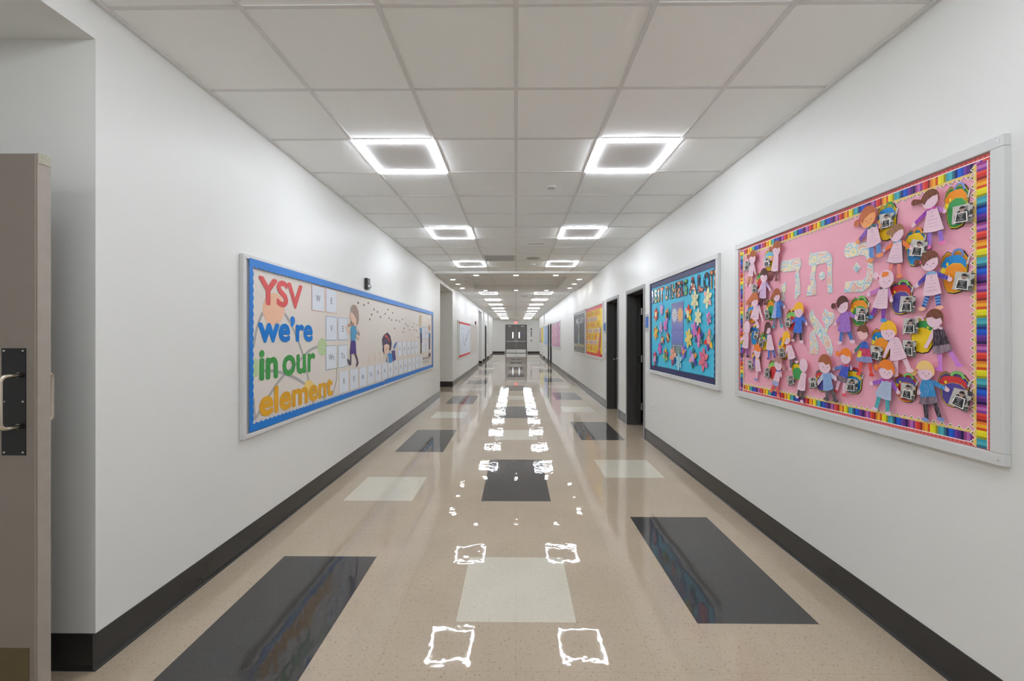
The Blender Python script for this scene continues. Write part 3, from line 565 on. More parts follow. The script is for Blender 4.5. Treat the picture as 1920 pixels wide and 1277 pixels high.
# round downlights round the tray
def make_down(x, y):
    t = thing('downlight', (x, y, SZ-.006), '', 'downlight', 'small recessed downlights round the ceiling tray')
    mb = MB(); n = 24
    for k in range(n):
        a, b = k*2*math.pi/n, (k+1)*2*math.pi/n
        o = lambda q, r, z: (x+r*math.cos(q), y+r*math.sin(q), z)
        mb.face([o(a, .068, SZ-.001), o(b, .068, SZ-.001), o(b, .064, SZ-.006), o(a, .064, SZ-.006)])
        mb.face([o(a, .064, SZ-.006), o(b, .064, SZ-.006), o(b, .055, SZ-.003), o(a, .055, SZ-.003)])
    mb.build('trim_ring', white_plastic, t, smooth=True)
    mb = MB(); mb.prism([(x+.055*math.cos(k*2*math.pi/n), y+.055*math.sin(k*2*math.pi/n), SZ-.004) for k in range(n)], (0, 0, .0035)); mb.build('lens', lens_m, t)
    return t
spots = [(-.917, 9.43, 'front edge of the tray, left'), (0, 9.43, 'front edge of the tray, centre'), (.917, 9.43, 'front edge of the tray, right'),
         (-.93, 12.5, 'back edge of the tray, left'), (0, 12.5, 'back edge of the tray, centre'), (.93, 12.5, 'back edge of the tray, right')]
for k, y in enumerate((10.1, 11.0, 11.9)):
    for sx, s in ((-1, 'left'), (1, 'right')): spots.append((1.56*sx, y, '%s side of the tray, %s one along' % (s, ('nearest', 'middle', 'farthest')[k])))
fd = None
for x, y, l in spots:
    if fd is None: fd = make_down(x, y); fd['label'] = 'round recessed downlight at the '+l
    else: copy_tree(fd, (x, y, SZ-.006), 'round recessed downlight at the '+l)

# grilles, speakers and small fittings on the ceiling
def grille(x0, x1, y0, y1, label):
    t = thing('air_grille', ((x0+x1)/2, (y0+y1)/2, CH-.008), label, 'vent')
    mb = MB(); w = .02
    mb.box(x0, x1, y0, y0+w, CH-.009, CH); mb.box(x0, x1, y1-w, y1, CH-.009, CH); mb.box(x0, x0+w, y0+w, y1-w, CH-.009, CH); mb.box(x1-w, x1, y0+w, y1-w, CH-.009, CH)
    mb.build('grille_frame', grid_m, t)
    mb = MB(); n = 22
    for k in range(n):
        yy = y0+w+(y1-y0-2*w)*(k+.5)/n; mb.box(x0+w, x1-w, yy-.004, yy+.004, CH-.007, CH-.001)
    mb.build('louvre_blades', plain('grille_grey', srgb(205, 205, 202), rough=.5), t)
    mb = MB(); mb.box(x0+w, x1-w, y0+w, y1-w, CH-.0015, CH-.0005); mb.build('duct_opening', plain('duct_dark', srgb(190, 190, 187), rough=.8), t)
grille(-.597, -.013, 1.802+9*G+.012, 1.802+10*G-.012, 'grey square return air grille beside the third light of the left row')
def round_fit(name, x, y, r, d, label, cat, grey=(168, 167, 164), holes=True):
    t = thing(name, (x, y, CH-d), label, cat); n = 32
    mb = MB(); prof = [(r, CH), (r, CH-d*.5), (r*.93, CH-d), (r*.86, CH-d*.8)]
    for (ra, za), (rb, zb) in zip(prof, prof[1:]):
        for k in range(n):
            a, b = k*2*math.pi/n, (k+1)*2*math.pi/n
            mb.face([(x+ra*math.cos(a), y+ra*math.sin(a), za), (x+ra*math.cos(b), y+ra*math.sin(b), za), (x+rb*math.cos(b), y+rb*math.sin(b), zb), (x+rb*math.cos(a), y+rb*math.sin(a), zb)])
    mb.build('rim', grid_m, t, smooth=True)
    mb = MB(); mb.prism([(x+r*.86*math.cos(k*2*math.pi/n), y+r*.86*math.sin(k*2*math.pi/n), CH-d*.8) for k in range(n)], (0, 0, d*.7))
    mb.build('face', plain('perforated_%d' % grey[0], srgb(*grey), rough=.6, noise=.15, nscale=400), t)
round_fit('ceiling_speaker', .315, 7.62, .145, .008, 'round perforated ceiling speaker beside the grey return grille', 'speaker', (176, 176, 173))
round_fit('ceiling_speaker', .3, 14.75, .145, .008, 'round ceiling speaker just beyond the tray, between the light rows', 'speaker', (176, 176, 173))
round_fit('smoke_detector', .345, 3.99, .045, .018, 'small white round detector on a tile between the nearest lights', 'detector', (190, 190, 187))
round_fit('smoke_detector', .34, 8.27, .04, .02, 'tiny round sprinkler plate near the soffit edge', 'detector', (150, 150, 147))
t = thing('slot_vent', (.32, 6.43, CH-.004), 'narrow grey slot vent set in a tile right of the centre rail', 'vent')
mb = MB(); mb.box(.17, .46, 6.40, 6.46, CH-.004, CH); mb.build('vent_plate', grid_m, t)
mb = MB(); mb.box(.18, .45, 6.42, 6.44, CH-.0045, CH-.0035); mb.build('slot', black_plastic, t)
t = thing('slot_vent', (.03, 27.6, CH-.006), 'dark narrow vent on the ceiling near the far doors', 'vent')
mb = MB(); mb.box(-.17, .23, 27.45, 27.75, CH-.006, CH); mb.build('vent_plate', plain('grille_grey', srgb(205, 205, 202), rough=.5), t)
mb = MB(); mb.box(-.12, .18, 27.5, 27.7, CH-.007, CH-.0055); mb.build('slot', black_plastic, t)

# ======================= DOORS =======================
def lever(mb, W, y, z, n, dirn):
    mb.prism([W.p(y+a, z+b, n+.006) for a, b in ellipse(0, 0, .028, .028, 16)], (-W.sgn*.006, 0, 0))
    mb.tube([W.p(y, z, n+.004), W.p(y, z, n+.055), W.p(y+dirn*.01, z, n+.062), W.p(y+dirn*.11, z, n+.060)], .009)
def side_door(num, W, a, b, top, leaf_n, label, open_in=False, handle=None, steel=True):
    """opening a..b; casing on the wall, charcoal jamb lining, door leaf set at depth leaf_n behind the wall face"""
    t = struct(tag(empty('door_%d' % num, W.p((a+b)/2, 0, 0)), label))
    c = .045
    mb = MB()
    for y0, y1, z0, z1 in ((a-c, a+.0, 0, top+c), (b, b+c, 0, top+c), (a, b, top, top+c)):
        p, q = W.p(y0, z0, .012), W.p(y1, z1, 0); mb.box(p[0], q[0], y0, y1, z0, z1)
    mb.build('casing', casing_m, t, bevel=.002)
    mb = MB(); th = .02
    for y0, y1, z0, z1 in ((a, a+th, 0, top), (b-th, b, 0, top), (a+th, b-th, top-th, top)):
        p, q = W.p(y0, z0, .010), W.p(y1, z1, -WT); mb.box(p[0], q[0], y0, y1, z0, z1)
    # stop
    for y0, y1, z0, z1 in ((a+th, a+th+.016, 0, top-th), (b-th-.016, b-th, 0, top-th), (a+th, b-th, top-th-.016, top-th)):
        p, q = W.p(y0, z0, -.09), W.p(y1, z1, -.15); mb.box(p[0], q[0], y0, y1, z0, z1)
    mb.build('jamb', char_m, t)
    if open_in:
        # leaf swung into the room on hinges at the far jamb
        x0 = W.p(0, 0, -WT)[0]; s = -W.sgn; y1 = b-.012; yl = y1-.045
        mb = MB(); mb.box(x0+s*.02, x0+s*.88, yl-.03, y1-.03, .01, top-.03); lf = mb.build('door_leaf', char_m, t, bevel=.002)
        for z in (.30, 1.08, 1.86):
            mb = MB(); mb.box(x0-s*.055, x0+s*.012, y1-.012, y1-.006, z-.055, z+.055); mb.tube([(x0+s*.012, y1-.02, z-.057), (x0+s*.012, y1-.02, z+.057)], .009)
            mb.build('hinge', steel_m, t)
    else:
        p, q = W.p(a, 0, -leaf_n), W.p(b, 0, -leaf_n-.045)
        mb = MB(); mb.box(p[0], q[0], a+th+.003, b-th-.003, .01, top-th-.003); lf = mb.build('door_leaf', char_m, t, bevel=.002)
        if handle:
            mb = MB(); lever(mb, W, handle, 1.0, -leaf_n, -1 if handle > (a+b)/2 else 1); mb.build('door_handle', steel_m, t, smooth=True)
    return t
side_door(1, RW, 5.87, 6.76, 2.15, 0, 'charcoal door standing open nearest on the right wall', open_in=True)
side_door(2, RW, 7.36, 8.24, 2.15, .165, 'closed charcoal door just beyond the open one on the right', handle=8.14)
side_door(3, RW, 20.98, 21.90, 2.10, .06, 'nearer of two narrow dark doors far down the right wall', handle=21.8)
side_door(4, RW, 22.55, 23.36, 2.10, .06, 'farther of two narrow dark doors far down the right wall', handle=22.65)
side_door(5, LW, 24.05, 25.1, 2.10, .06, 'dark door far down the left wall', handle=24.2)

# open door at the left edge of the view
dm = plain('taupe_metal', srgb(132, 123, 114), rough=.45, noise=.08, nscale=6, bump=.1, bscale=40)
dem = plain('taupe_edge', srgb(160, 152, 142), rough=.5, noise=.1, nscale=25)
t = struct(tag(empty('door_6', (-2.25, 1.53, 0)), 'taupe metal door standing open at the left edge of the view'))
XD0, XD1, YD0, YD1, ZT = -2.79, -1.782, 1.508, 1.553, 2.128
mb = MB(); mb.box(XD0, XD1, YD0, YD1, .008, ZT)
for f in range(len(mb.f)):
    if f == 3: mb.m[f] = 1
leaf = mb.build('door_leaf', [dm, dem], t, bevel=.0015)
mb = MB(); mb.box(XD1-.008, XD1-.005, YD0-.0015, YD0, .01, ZT-.003); mb.build('edge_seam', dem, leaf)
mb = MB(); mb.box(XD1-.004, XD1+.0015, YD0+.002, YD1-.002, ZT-.035, ZT+.0025); mb.build('worn_corner', plain('chipped_paint', srgb(170, 168, 150), rough=.7, noise=.5, nscale=160), leaf)
plate_x0, plate_x1 = -1.915, -1.824
for side, yy, s in (('front', YD0, -1), ('back', YD1, 1)):
    mb = MB(); mb.box(plate_x0, plate_x1, yy, yy+s*.002, 1.003, 1.402); pl = mb.build('pull_plate', plain('black_anodised', srgb(30, 31, 32), rough=.35, metal=.3, noise=.15, nscale=30), t)
    for sx_ in (plate_x0+.010, plate_x1-.010):
        for z in (1.392, 1.203, 1.014):
            mb = MB(); mb.tube([(sx_, yy+s*.001, z), (sx_, yy+s*.0045, z)], [.0042, .003], n=10); mb.build('screw', steel_m, pl)
    px_ = -1.834
    mb = MB(); d = .064 if s < 0 else .052
    za, zb = 1.302, 1.112
    pts = [(px_, yy+s*.002, za)]+[(px_, yy+s*(d-.02+.02*math.sin(q)), za-.02+.02*math.cos(q)) for q in (0, .5, 1.0, 1.57)]
    pts += [(px_, yy+s*(d-.02+.02*math.cos(q)), zb+.02-.02*math.sin(q)) for q in (0, .5, 1.0, 1.57)]+[(px_, yy+s*.002, zb)]
    # the grip leans towards the hinge side
    pts = [(p[0]-.12*abs(p[1]-yy), p[1], p[2]) for p in pts]
    mb.tube(pts, .0085, n=14); h = mb.build('pull_handle', plain('satin_nickel', srgb(214, 205, 190), rough=.25, metal=1), t, smooth=True)
    mb = MB()
    for z in (za, zb): mb.tube([(px_-.004, yy+s*.012, z), (px_-.006, yy+s*.017, z)], .0105, n=14)
    mb.build('collar', steel_m, h)
mb = MB(); mb.box(XD0+.03, -1.812, YD0-.0015, YD0, .02, .285); mb.build('kick_plate', plain('worn_bronze', srgb(104, 92, 66), rough=.4, metal=.4, noise=.2, nscale=10), t)
for z in (.25, 1.06, 1.88):
    mb = MB(); mb.tube([(XD0-.0, YD1+.006, z-.055), (XD0-.0, YD1+.006, z+.055)], .009); mb.build('hinge', steel_m, t)

# far double doors
t = struct(tag(empty('door_7', (.01, YE, 0)), 'pair of grey doors with narrow windows at the far end'))
grey_m = plain('door_grey', srgb(112, 110, 108), rough=.45, noise=.04)
fr_m = plain('door_frame_grey', srgb(74, 73, 72), rough=.45, noise=.04)
X0, X1, XM = -.93, .95, .01
mb = MB(); mb.box(X0, X0+.05, YE-.02, YE+.15, 0, 2.49); mb.box(X1-.05, X1, YE-.02, YE+.15, 0, 2.49); mb.box(X0+.05, X1-.05, YE-.02, YE+.15, 2.44, 2.49)
mb.build('door_frame', fr_m, t)
glass_lit = emit('daylit_glass', (.93, .97, 1), .26)
def wire_glass(x0, x1, side, parent):
    mb = MB(); mb.box(x0, x1, YE+.035, YE+.04, 1.30, 1.85); mb.build('glass_pane', glass_lit, parent)
for s, (a, b) in ((-1, (X0+.053, XM-.002)), (1, (XM+.002, X1-.053))):
    w0, w1 = (-.335, -.205) if s < 0 else (.215, .345)
    mb = MB(); yb0, yb1 = YE+.015, YE+.06
    mb.box(a, w0, yb0, yb1, .012, 2.437); mb.box(w1, b, yb0, yb1, .012, 2.437); mb.box(w0, w1, yb0, yb1, .012, 1.30); mb.box(w0, w1, yb0, yb1, 1.85, 2.437)
    lf = mb.build('door_leaf', grey_m, t)
    mb = MB()
    for q in ((w0-.02, w0, 1.28, 1.87), (w1, w1+.02, 1.28, 1.87), (w0, w1, 1.28, 1.30), (w0, w1, 1.85, 1.87)): mb.box(q[0], q[1], YE+.008, YE+.015, q[2], q[3])
    mb.build('window_bead', fr_m, lf); wire_glass(w0, w1, s, lf)
    mb = MB(); mb.box(a+.05, b-.05, YE-.04, YE-.015, 1.015, 1.055); mb.box(a+.06 if s > 0 else b-.14, a+.14 if s > 0 else b-.06, YE-.05, YE+.015, .99, 1.12); mb.box(a+.04 if s < 0 else b-.09, a+.09 if s < 0 else b-.04, YE-.03, YE+.015, 1.0, 1.07)
    mb.build('panic_bar', steel_m, t)
    mb = MB(); mb.box(a+.02, b-.02, YE+.012, YE+.0145, .03, .33); mb.build('kick_plate', plain('kick_steel', srgb(210, 210, 206), rough=.3, metal=.8), t)
    mb = MB(); xc = (a+b)/2-s*.12*(-1); mb.box(xc-.13, xc+.13, YE-.04, YE+.015, 2.33, 2.39); mb.build('door_closer', white_plastic, t)
mb = MB(); mb.box(XM-.012, XM+.012, YE+.005, YE+.03, .012, 2.437); mb.build('meeting_strip', plain('strip_grey', srgb(176, 176, 173), rough=.4), t)
mb = MB(); mb.box(.49, .58, YE+.01, YE+.0145, 1.60, 1.69); mb.build('blue_sticker', paper(70, 90, 190), t)

# exit sign
t = thing('exit_sign', (0, YE-.05, 2.58), 'red lettered EXIT sign over the far double doors', 'exit sign')
mb = MB(); mb.box(-.16, .16, YE-.035, YE-.005, 2.58, 2.79); mb.box(-.05, .05, YE-.005, YE, 2.64, 2.74); mb.build('sign_body', plain('sign_white', srgb(225, 190, 188), rough=.5), t)
mb = MB(); add_text(mb, 'EXIT', lambda a, b: (-.13+.26*a, YE-.037, 2.61+.15*b), .03, 0, 1.0, (0, -1, 0)); mb.build('lettering', emit('exit_red', (1, .06, .05), 1.3), t)
# notices beside the far doors
def end_sheet(name, x0, x1, z0, z1, col, label, dark=None):
    t = thing(name, ((x0+x1)/2, YE, z0), label, 'notice')
    mb = MB(); mb.box(x0, x1, YE-.006, YE, z0, z1); mb.build('backing', paper(*col), t)
    mb = MB(); k = max(1, int((z1-z0)/.1))
    for i in range(k):
        z = z0+(z1-z0)*(i+.25)/k; mb.box(x0+.03, x1-.03, YE-.008, YE-.006, z, z+(z1-z0)/k*.5)
    mb.build('printed_panel', paper(*(dark or (60, 50, 80))), t)
end_sheet('wall_notice', 1.27, 1.40, 2.02, 2.17, (110, 108, 112), 'small dark square notice, topmost beside the far doors')
end_sheet('wall_notice', 1.28, 1.40, 1.45, 1.93, (170, 165, 180), 'tall narrow purple and white notice beside the far doors')
end_sheet('wall_notice', 1.28, 1.40, 1.03, 1.17, (180, 150, 150), 'small red and grey notice, lowest beside the far doors', (120, 50, 70))

# ======================= WALL FITTINGS =======================
def room_sign(y0, y1, z0, z1, label):
    t = thing('room_sign', (1.825, (y0+y1)/2, z0), label, 'sign')
    mb = MB(); mb.box(1.815, 1.83, y0, y1, z0, z1); mb.build('back_plate', plain('sign_silver', srgb(190, 192, 196), rough=.35, metal=.4), t, bevel=.002)
    mb = MB(); mb.box(1.812, 1.815, y0+.008, y1-.008, z0+.045, z1-.035); mb.build('name_insert', paper(74, 122, 200), t)
    mb = MB(); mb.box(1.810, 1.815, y0, y1, z0+.02, z0+.03); mb.box(1.810, 1.815, y0, y1, z1-.03, z1-.022); mb.build('rail', steel_m, t)
room_sign(5.57, 5.76, 1.525, 1.755, 'blue and silver room sign between the open door and the blue flower board')
room_sign(8.33, 8.49, 1.525, 1.745, 'blue and silver room sign between the closed door and the yellow board')
for z0, z1, l in ((1.19, 1.36, 'white paper notice below the farther room sign, upper one'), (.97, 1.15, 'white paper notice below the farther room sign, lower one')):
    t = thing('paper_notice', (1.829, 8.41, z0), l, 'notice')
    mb = MB(); mb.box(1.8275, 1.83, 8.34, 8.48, z0, z1); mb.build('sheet', paper(214, 212, 208), t)
    mb = MB()
    for k in range(5): mb.box(1.8268, 1.8275, 8.36, 8.46, z0+.03+k*.024, z0+.036+k*.024)
    mb.build('printed_lines', paper(150, 150, 150), t)
t = thing('wall_outlet', (1.825, 5.48, .43), 'white electrical outlet low on the right wall below the blue board', 'outlet')
mb = MB(); mb.box(1.824, 1.83, 5.44, 5.515, .428, .54); mb.build('cover_plate', white_plastic, t, bevel=.002)
for z in (.452, .495):
    mb = MB(); mb.box(1.822, 1.824, 5.458, 5.498, z, z+.028); mb.build('socket', plain('socket_white', srgb(215, 215, 212), rough=.4), t)
# strobe above the long board
t = thing('alarm_strobe', (-1.82, 4.98, 2.02), 'black wall alarm with silver strobe lens above the long blue-edged board', 'alarm')
mb = MB(); mb.box(-1.83, -1.795, 4.93, 5.03, 2.02, 2.155); mb.build('housing', plain('alarm_black', srgb(48, 48, 50), rough=.35, noise=.2, nscale=60), t, bevel=.003)
mb = MB(); mb.prism([(-1.795, 4.98+a, 2.115+b) for a, b in ellipse(0, 0, .032, .026, 20)], (.004, 0, 0)); mb.build('speaker_grille', plain('alarm_grille', srgb(120, 120, 120), rough=.4, noise=.5, nscale=300), t)
mb = MB(); c = Vector((-1.795, 4.98, 2.055))
for i in range(6):
    for j in range(20):
        def sp(i, j): th = i*math.pi/12; ph = j*2*math.pi/20; return (c.x+.03*math.cos(th), c.y+.034*math.sin(th)*0+.034*math.cos(ph)*math.cos(math.pi/2-th), c.z+.028*math.sin(ph)*math.cos(math.pi/2-th))
        mb.face([sp(i, j), sp(i, j+1), sp(i+1, j+1), sp(i+1, j)])
mb.build('strobe_lens', plain('lens_chrome', srgb(215, 218, 220), rough=.15, metal=.6), t, smooth=True)
t = thing('fire_alarm', (-1.82, 18.36, 2.0), 'small dark red alarm above the pale board far down the left wall', 'alarm')
mb = MB(); mb.box(-1.83, -1.79, 18.2, 18.5, 1.99, 2.13); mb.build('housing', plain('alarm_red', srgb(120, 34, 40), rough=.4), t, bevel=.003)
mb = MB(); mb.box(-1.79, -1.78, 18.28, 18.42, 2.03, 2.09); mb.build('strobe_lens', plain('lens_clear', srgb(200, 190, 190), rough=.2), t)
# ======================= BULLETIN BOARDS =======================
def board(name, W, y0, y1, z0, z1, fw, label, back_mat, cat='bulletin board', d=.030, rec=.015, group=None):
    t = thing(name, W.p((y0+y1)/2, z0, 0), label, cat, group)
    def bar(mb, a, b, c_, e_):
        p, q = W.p(a, c_, d), W.p(b, e_, 0); mb.box(p[0], q[0], a, b, c_, e_)
    for a, b, c_, e_ in ((y0, y1, z1-fw, z1), (y0, y1, z0, z0+fw), (y0, y0+fw, z0+fw, z1-fw), (y1-fw, y1, z0+fw, z1-fw)):
        mb = MB(); bar(mb, a, b, c_, e_); mb.build('frame_rail', frame_m, t, bevel=.003)
    mb = MB(); p, q = W.p(y0+fw, 0, rec), W.p(y1-fw, 0, .001); mb.box(p[0], q[0], y0+fw-.004, y1-fw+.004, z0+fw-.004, z1-fw+.004)
    mb.build('backing', back_mat, t)
    for yy in (y0+.017, y1-.017):
        for zz in (z0+.02, z1-.02):
            mb = MB(); mb.tube([W.p(yy, zz, d-.001), W.p(yy, zz, d+.0015)], [.005, .0035], n=10); mb.build('screw', steel_m, t)
    return t
BOUT = (.006,)
def wavy(mb, W, p0, dirn, inw, L, w, amp, per, n, mi=0, zig=True):
    """strip of border paper: straight outer edge, toothed or scalloped inner edge"""
    st = per/2 if zig else per/8; k = int(L/st)
    prev = None
    for i in range(k+1):
        s = min(i*st, L)
        off = w+(amp*(i % 2) if zig else amp*abs(math.sin(math.pi*s/per)))
        o = (p0[0]+dirn[0]*s, p0[1]+dirn[1]*s); q = (o[0]+inw[0]*off, o[1]+inw[1]*off)
        if prev: flat(mb, W, [prev[0], o, q, prev[1]], n, .0008, mi)
        prev = (o, q)

# ---- pink board with pencil border ----
pink_m = plain('pink_paper', srgb(242, 172, 190), rough=.5, spec=.4, noise=.03, nscale=4, bump=.25, bscale=9)
PY0, PY1, PZ0, PZ1, PF = 1.53, 3.385, .963, 2.197, .045
pb = board('pink_bulletin_board', RW, PY0, PY1, PZ0, PZ1, PF, 'large pink bulletin board with rainbow pencil border, nearest on the right wall', pink_m)
PEN = [[(150, 150, 30), (228, 218, 30), (240, 228, 40)], [(214, 78, 32), (244, 176, 40), (232, 130, 40)], [(140, 40, 36), (216, 54, 48), (232, 84, 68)], [(130, 60, 150), (190, 110, 180), (150, 60, 130)],
       [(40, 30, 80), (92, 44, 130), (112, 60, 160)], [(36, 80, 190), (30, 96, 210), (30, 50, 120)], [(50, 110, 130), (80, 180, 190), (60, 160, 180)]]
bm_list = [paper(*c) for p in PEN for c in p]+[paper(232, 200, 120), paper(248, 246, 240), paper(30, 30, 34), paper(226, 112, 108), paper(198, 72, 78)]
TAN, WHT, LEAD, RED, DOT = 21, 22, 23, 24, 25
def pencils(p0, d, w, L, n, start):
    mb = MB(); pt = .0337; k = int(L/pt)
    P = lambda s, v: (p0[0]+d[0]*s+w[0]*v, p0[1]+d[1]*s+w[1]*v)
    flat(mb, RW, [P(0, 0), P(k*pt, 0), P(k*pt, .013), P(0, .013)], n, .0006, RED)
    flat(mb, RW, [P(0, .013), P(k*pt, .013), P(k*pt, .0165), P(0, .0165)], n, .0006, WHT)
    for i in range(k):
        s = i*pt; c = (i+start) % 7
        for j, (a, b) in enumerate(((0, .3), (.3, .7), (.7, 1))):
            flat(mb, RW, [P(s+a*pt, .0165), P(s+b*pt, .0165), P(s+b*pt, .052), P(s+a*pt, .052)], n, .0006, c*3+j)
        flat(mb, RW, [P(s, .052), P(s+pt, .052), P(s+pt, .055), P(s+pt/2, .071), P(s, .055)], n, .0006, TAN)
        # white die-cut edge and lead
        flat(mb, RW, [P(s, .055), P(s+pt/2, .071), P(s+pt/2, .0755), P(s, .0575)], n, .0006, WHT)
        flat(mb, RW, [P(s+pt/2, .071), P(s+pt, .055), P(s+pt, .0575), P(s+pt/2, .0755)], n, .0006, WHT)
        flat(mb, RW, [P(s+pt*.36, .0655), P(s+pt*.64, .0655), P(s+pt/2, .0705)], n+.0003, .0003, LEAD)
        for q in (.25, .75): flat(mb, RW, [(P(s+pt*q, .0065)[0]+a, P(s+pt*q, .0065)[1]+b) for a, b in ellipse(0, 0, .004, .004, 8)], n+.0003, .0003, DOT)
    return mb
iy0, iy1, iz0, iz1 = PY0+PF, PY1-PF, PZ0+PF, PZ1-PF
for nm, p0, d, w, L, n, s in (('top', (iy0, iz1-.003), (1, 0), (0, -1), iy1-iy0, .0175, 2), ('bottom', (iy0, iz0+.002), (1, 0), (0, 1), iy1-iy0, .0175, 1),
                           ('near', (iy0+.001, iz0+.004), (0, 1), (1, 0), iz1-iz0-.004, .0195, 6), ('far', (iy1-.001, iz0+.004), (0, 1), (-1, 0), iz1-iz0-.004, .0195, 3)):
    pencils(p0, d, w, L, n, s).build('pencil_border', bm_list, pb)

# patterned Hebrew letters
def bubbles():
    m, N, L, b = new_mat('bubble_print'); b.inputs['Roughness'].default_value = .45
    tc = N.new('ShaderNodeTexCoord'); vo = N.new('ShaderNodeTexVoronoi'); vo.inputs['Scale'].default_value = 19
    L.new(tc.outputs['Object'], vo.inputs['Vector'])
    cr = N.new('ShaderNodeValToRGB'); e = cr.color_ramp.elements; cr.color_ramp.interpolation = 'CONSTANT'
    e[0].position = 0; e[0].color = srgb(150, 205, 190); e[1].position = .14; e[1].color = srgb(240, 236, 215)
    for p, c in ((.24, (244, 216, 160)), (.34, (236, 230, 220)), (.46, (160, 206, 222)), (.56, (236, 226, 214)), (.68, (232, 190, 176)), (.8, (235, 222, 212))):
        k = e.new(p); k.color = srgb(*c)
    L.new(vo.outputs['Distance'], cr.inputs[0])
    hs = N.new('ShaderNodeMix'); hs.data_type = 'RGBA'; hs.blend_type = 'SOFT_LIGHT'; hs.inputs[0].default_value = .25
    L.new(cr.outputs[0], hs.inputs[6]); L.new(vo.outputs['Color'], hs.inputs[7]); L.new(hs.outputs[2], b.inputs['Base Color']); return m
bub = bubbles(); rim_m = paper(226, 240, 236)
def grow(poly, d):
    cy = sum(p[0] for p in poly)/len(poly); out = []
    A = sum(poly[i][0]*poly[(i+1) % len(poly)][1]-poly[(i+1) % len(poly)][0]*poly[i][1] for i in range(len(poly)))
    sg = 1 if A > 0 else -1
    n = len(poly)
    for i in range(n):
        a, b, c = poly[i-1], poly[i], poly[(i+1) % n]
        def nr(p, q):
            L = math.hypot(q[0]-p[0], q[1]-p[1]) or 1; return ((q[1]-p[1])/L*sg, -(q[0]-p[0])/L*sg)
        n1, n2 = nr(a, b), nr(b, c); m = (n1[0]+n2[0], n1[1]+n2[1]); l = max(.6, math.hypot(*m))
        out.append((b[0]+m[0]/l*d, b[1]+m[1]/l*d))
    return out
def heb(key, polys, label):
    c = polys[0]; yc = sum(p[0] for p in c)/len(c); zc = min(p[1] for p in c)
    t = thing('paper_letter', RW.p(yc, zc, .018), label, 'paper letter', 'patterned Hebrew letters on the pink board')
    mb = MB()
    for p in polys: flat(mb, RW, grow(p, .0028), .0185, .0025)
    mb.build('pale_rim', rim_m, t)
    mb = MB()
    for p in polys: flat(mb, RW, grow(p, -.0012), .0195, .0009)
    mb.build('patterned_face', bub, t)
heb('kaf', [T['KAF'], T['KAFDOT']], 'bubble-patterned paper letter kaf with a dot, rightmost of the top three')
heb('tav', [T['TAV'], T['TAVDOT']], 'bubble-patterned paper letter tav with a dot, middle of the top three')
heb('hey', [T['HEY'], T['HEYLEG']], 'bubble-patterned paper letter he, leftmost of the top three')
heb('alef', [T['ALEF'], T['ALEFARM']], 'bubble-patterned paper letter alef, alone below the other letters')

# ---- backpacks, photographs and paper dolls ----
PINKSKIN = (240, 206, 220); LINE = paper(70, 60, 80)
BN = .0185
HB = {'brown': (120, 72, 52), 'dark': (92, 56, 50), 'light': (160, 118, 84), 'orange': (240, 130, 40), 'yellow': (250, 188, 40), 'blond': (246, 206, 130), 'auburn': (168, 96, 60), 'white': (240, 212, 226), 'rust': (196, 110, 70)}
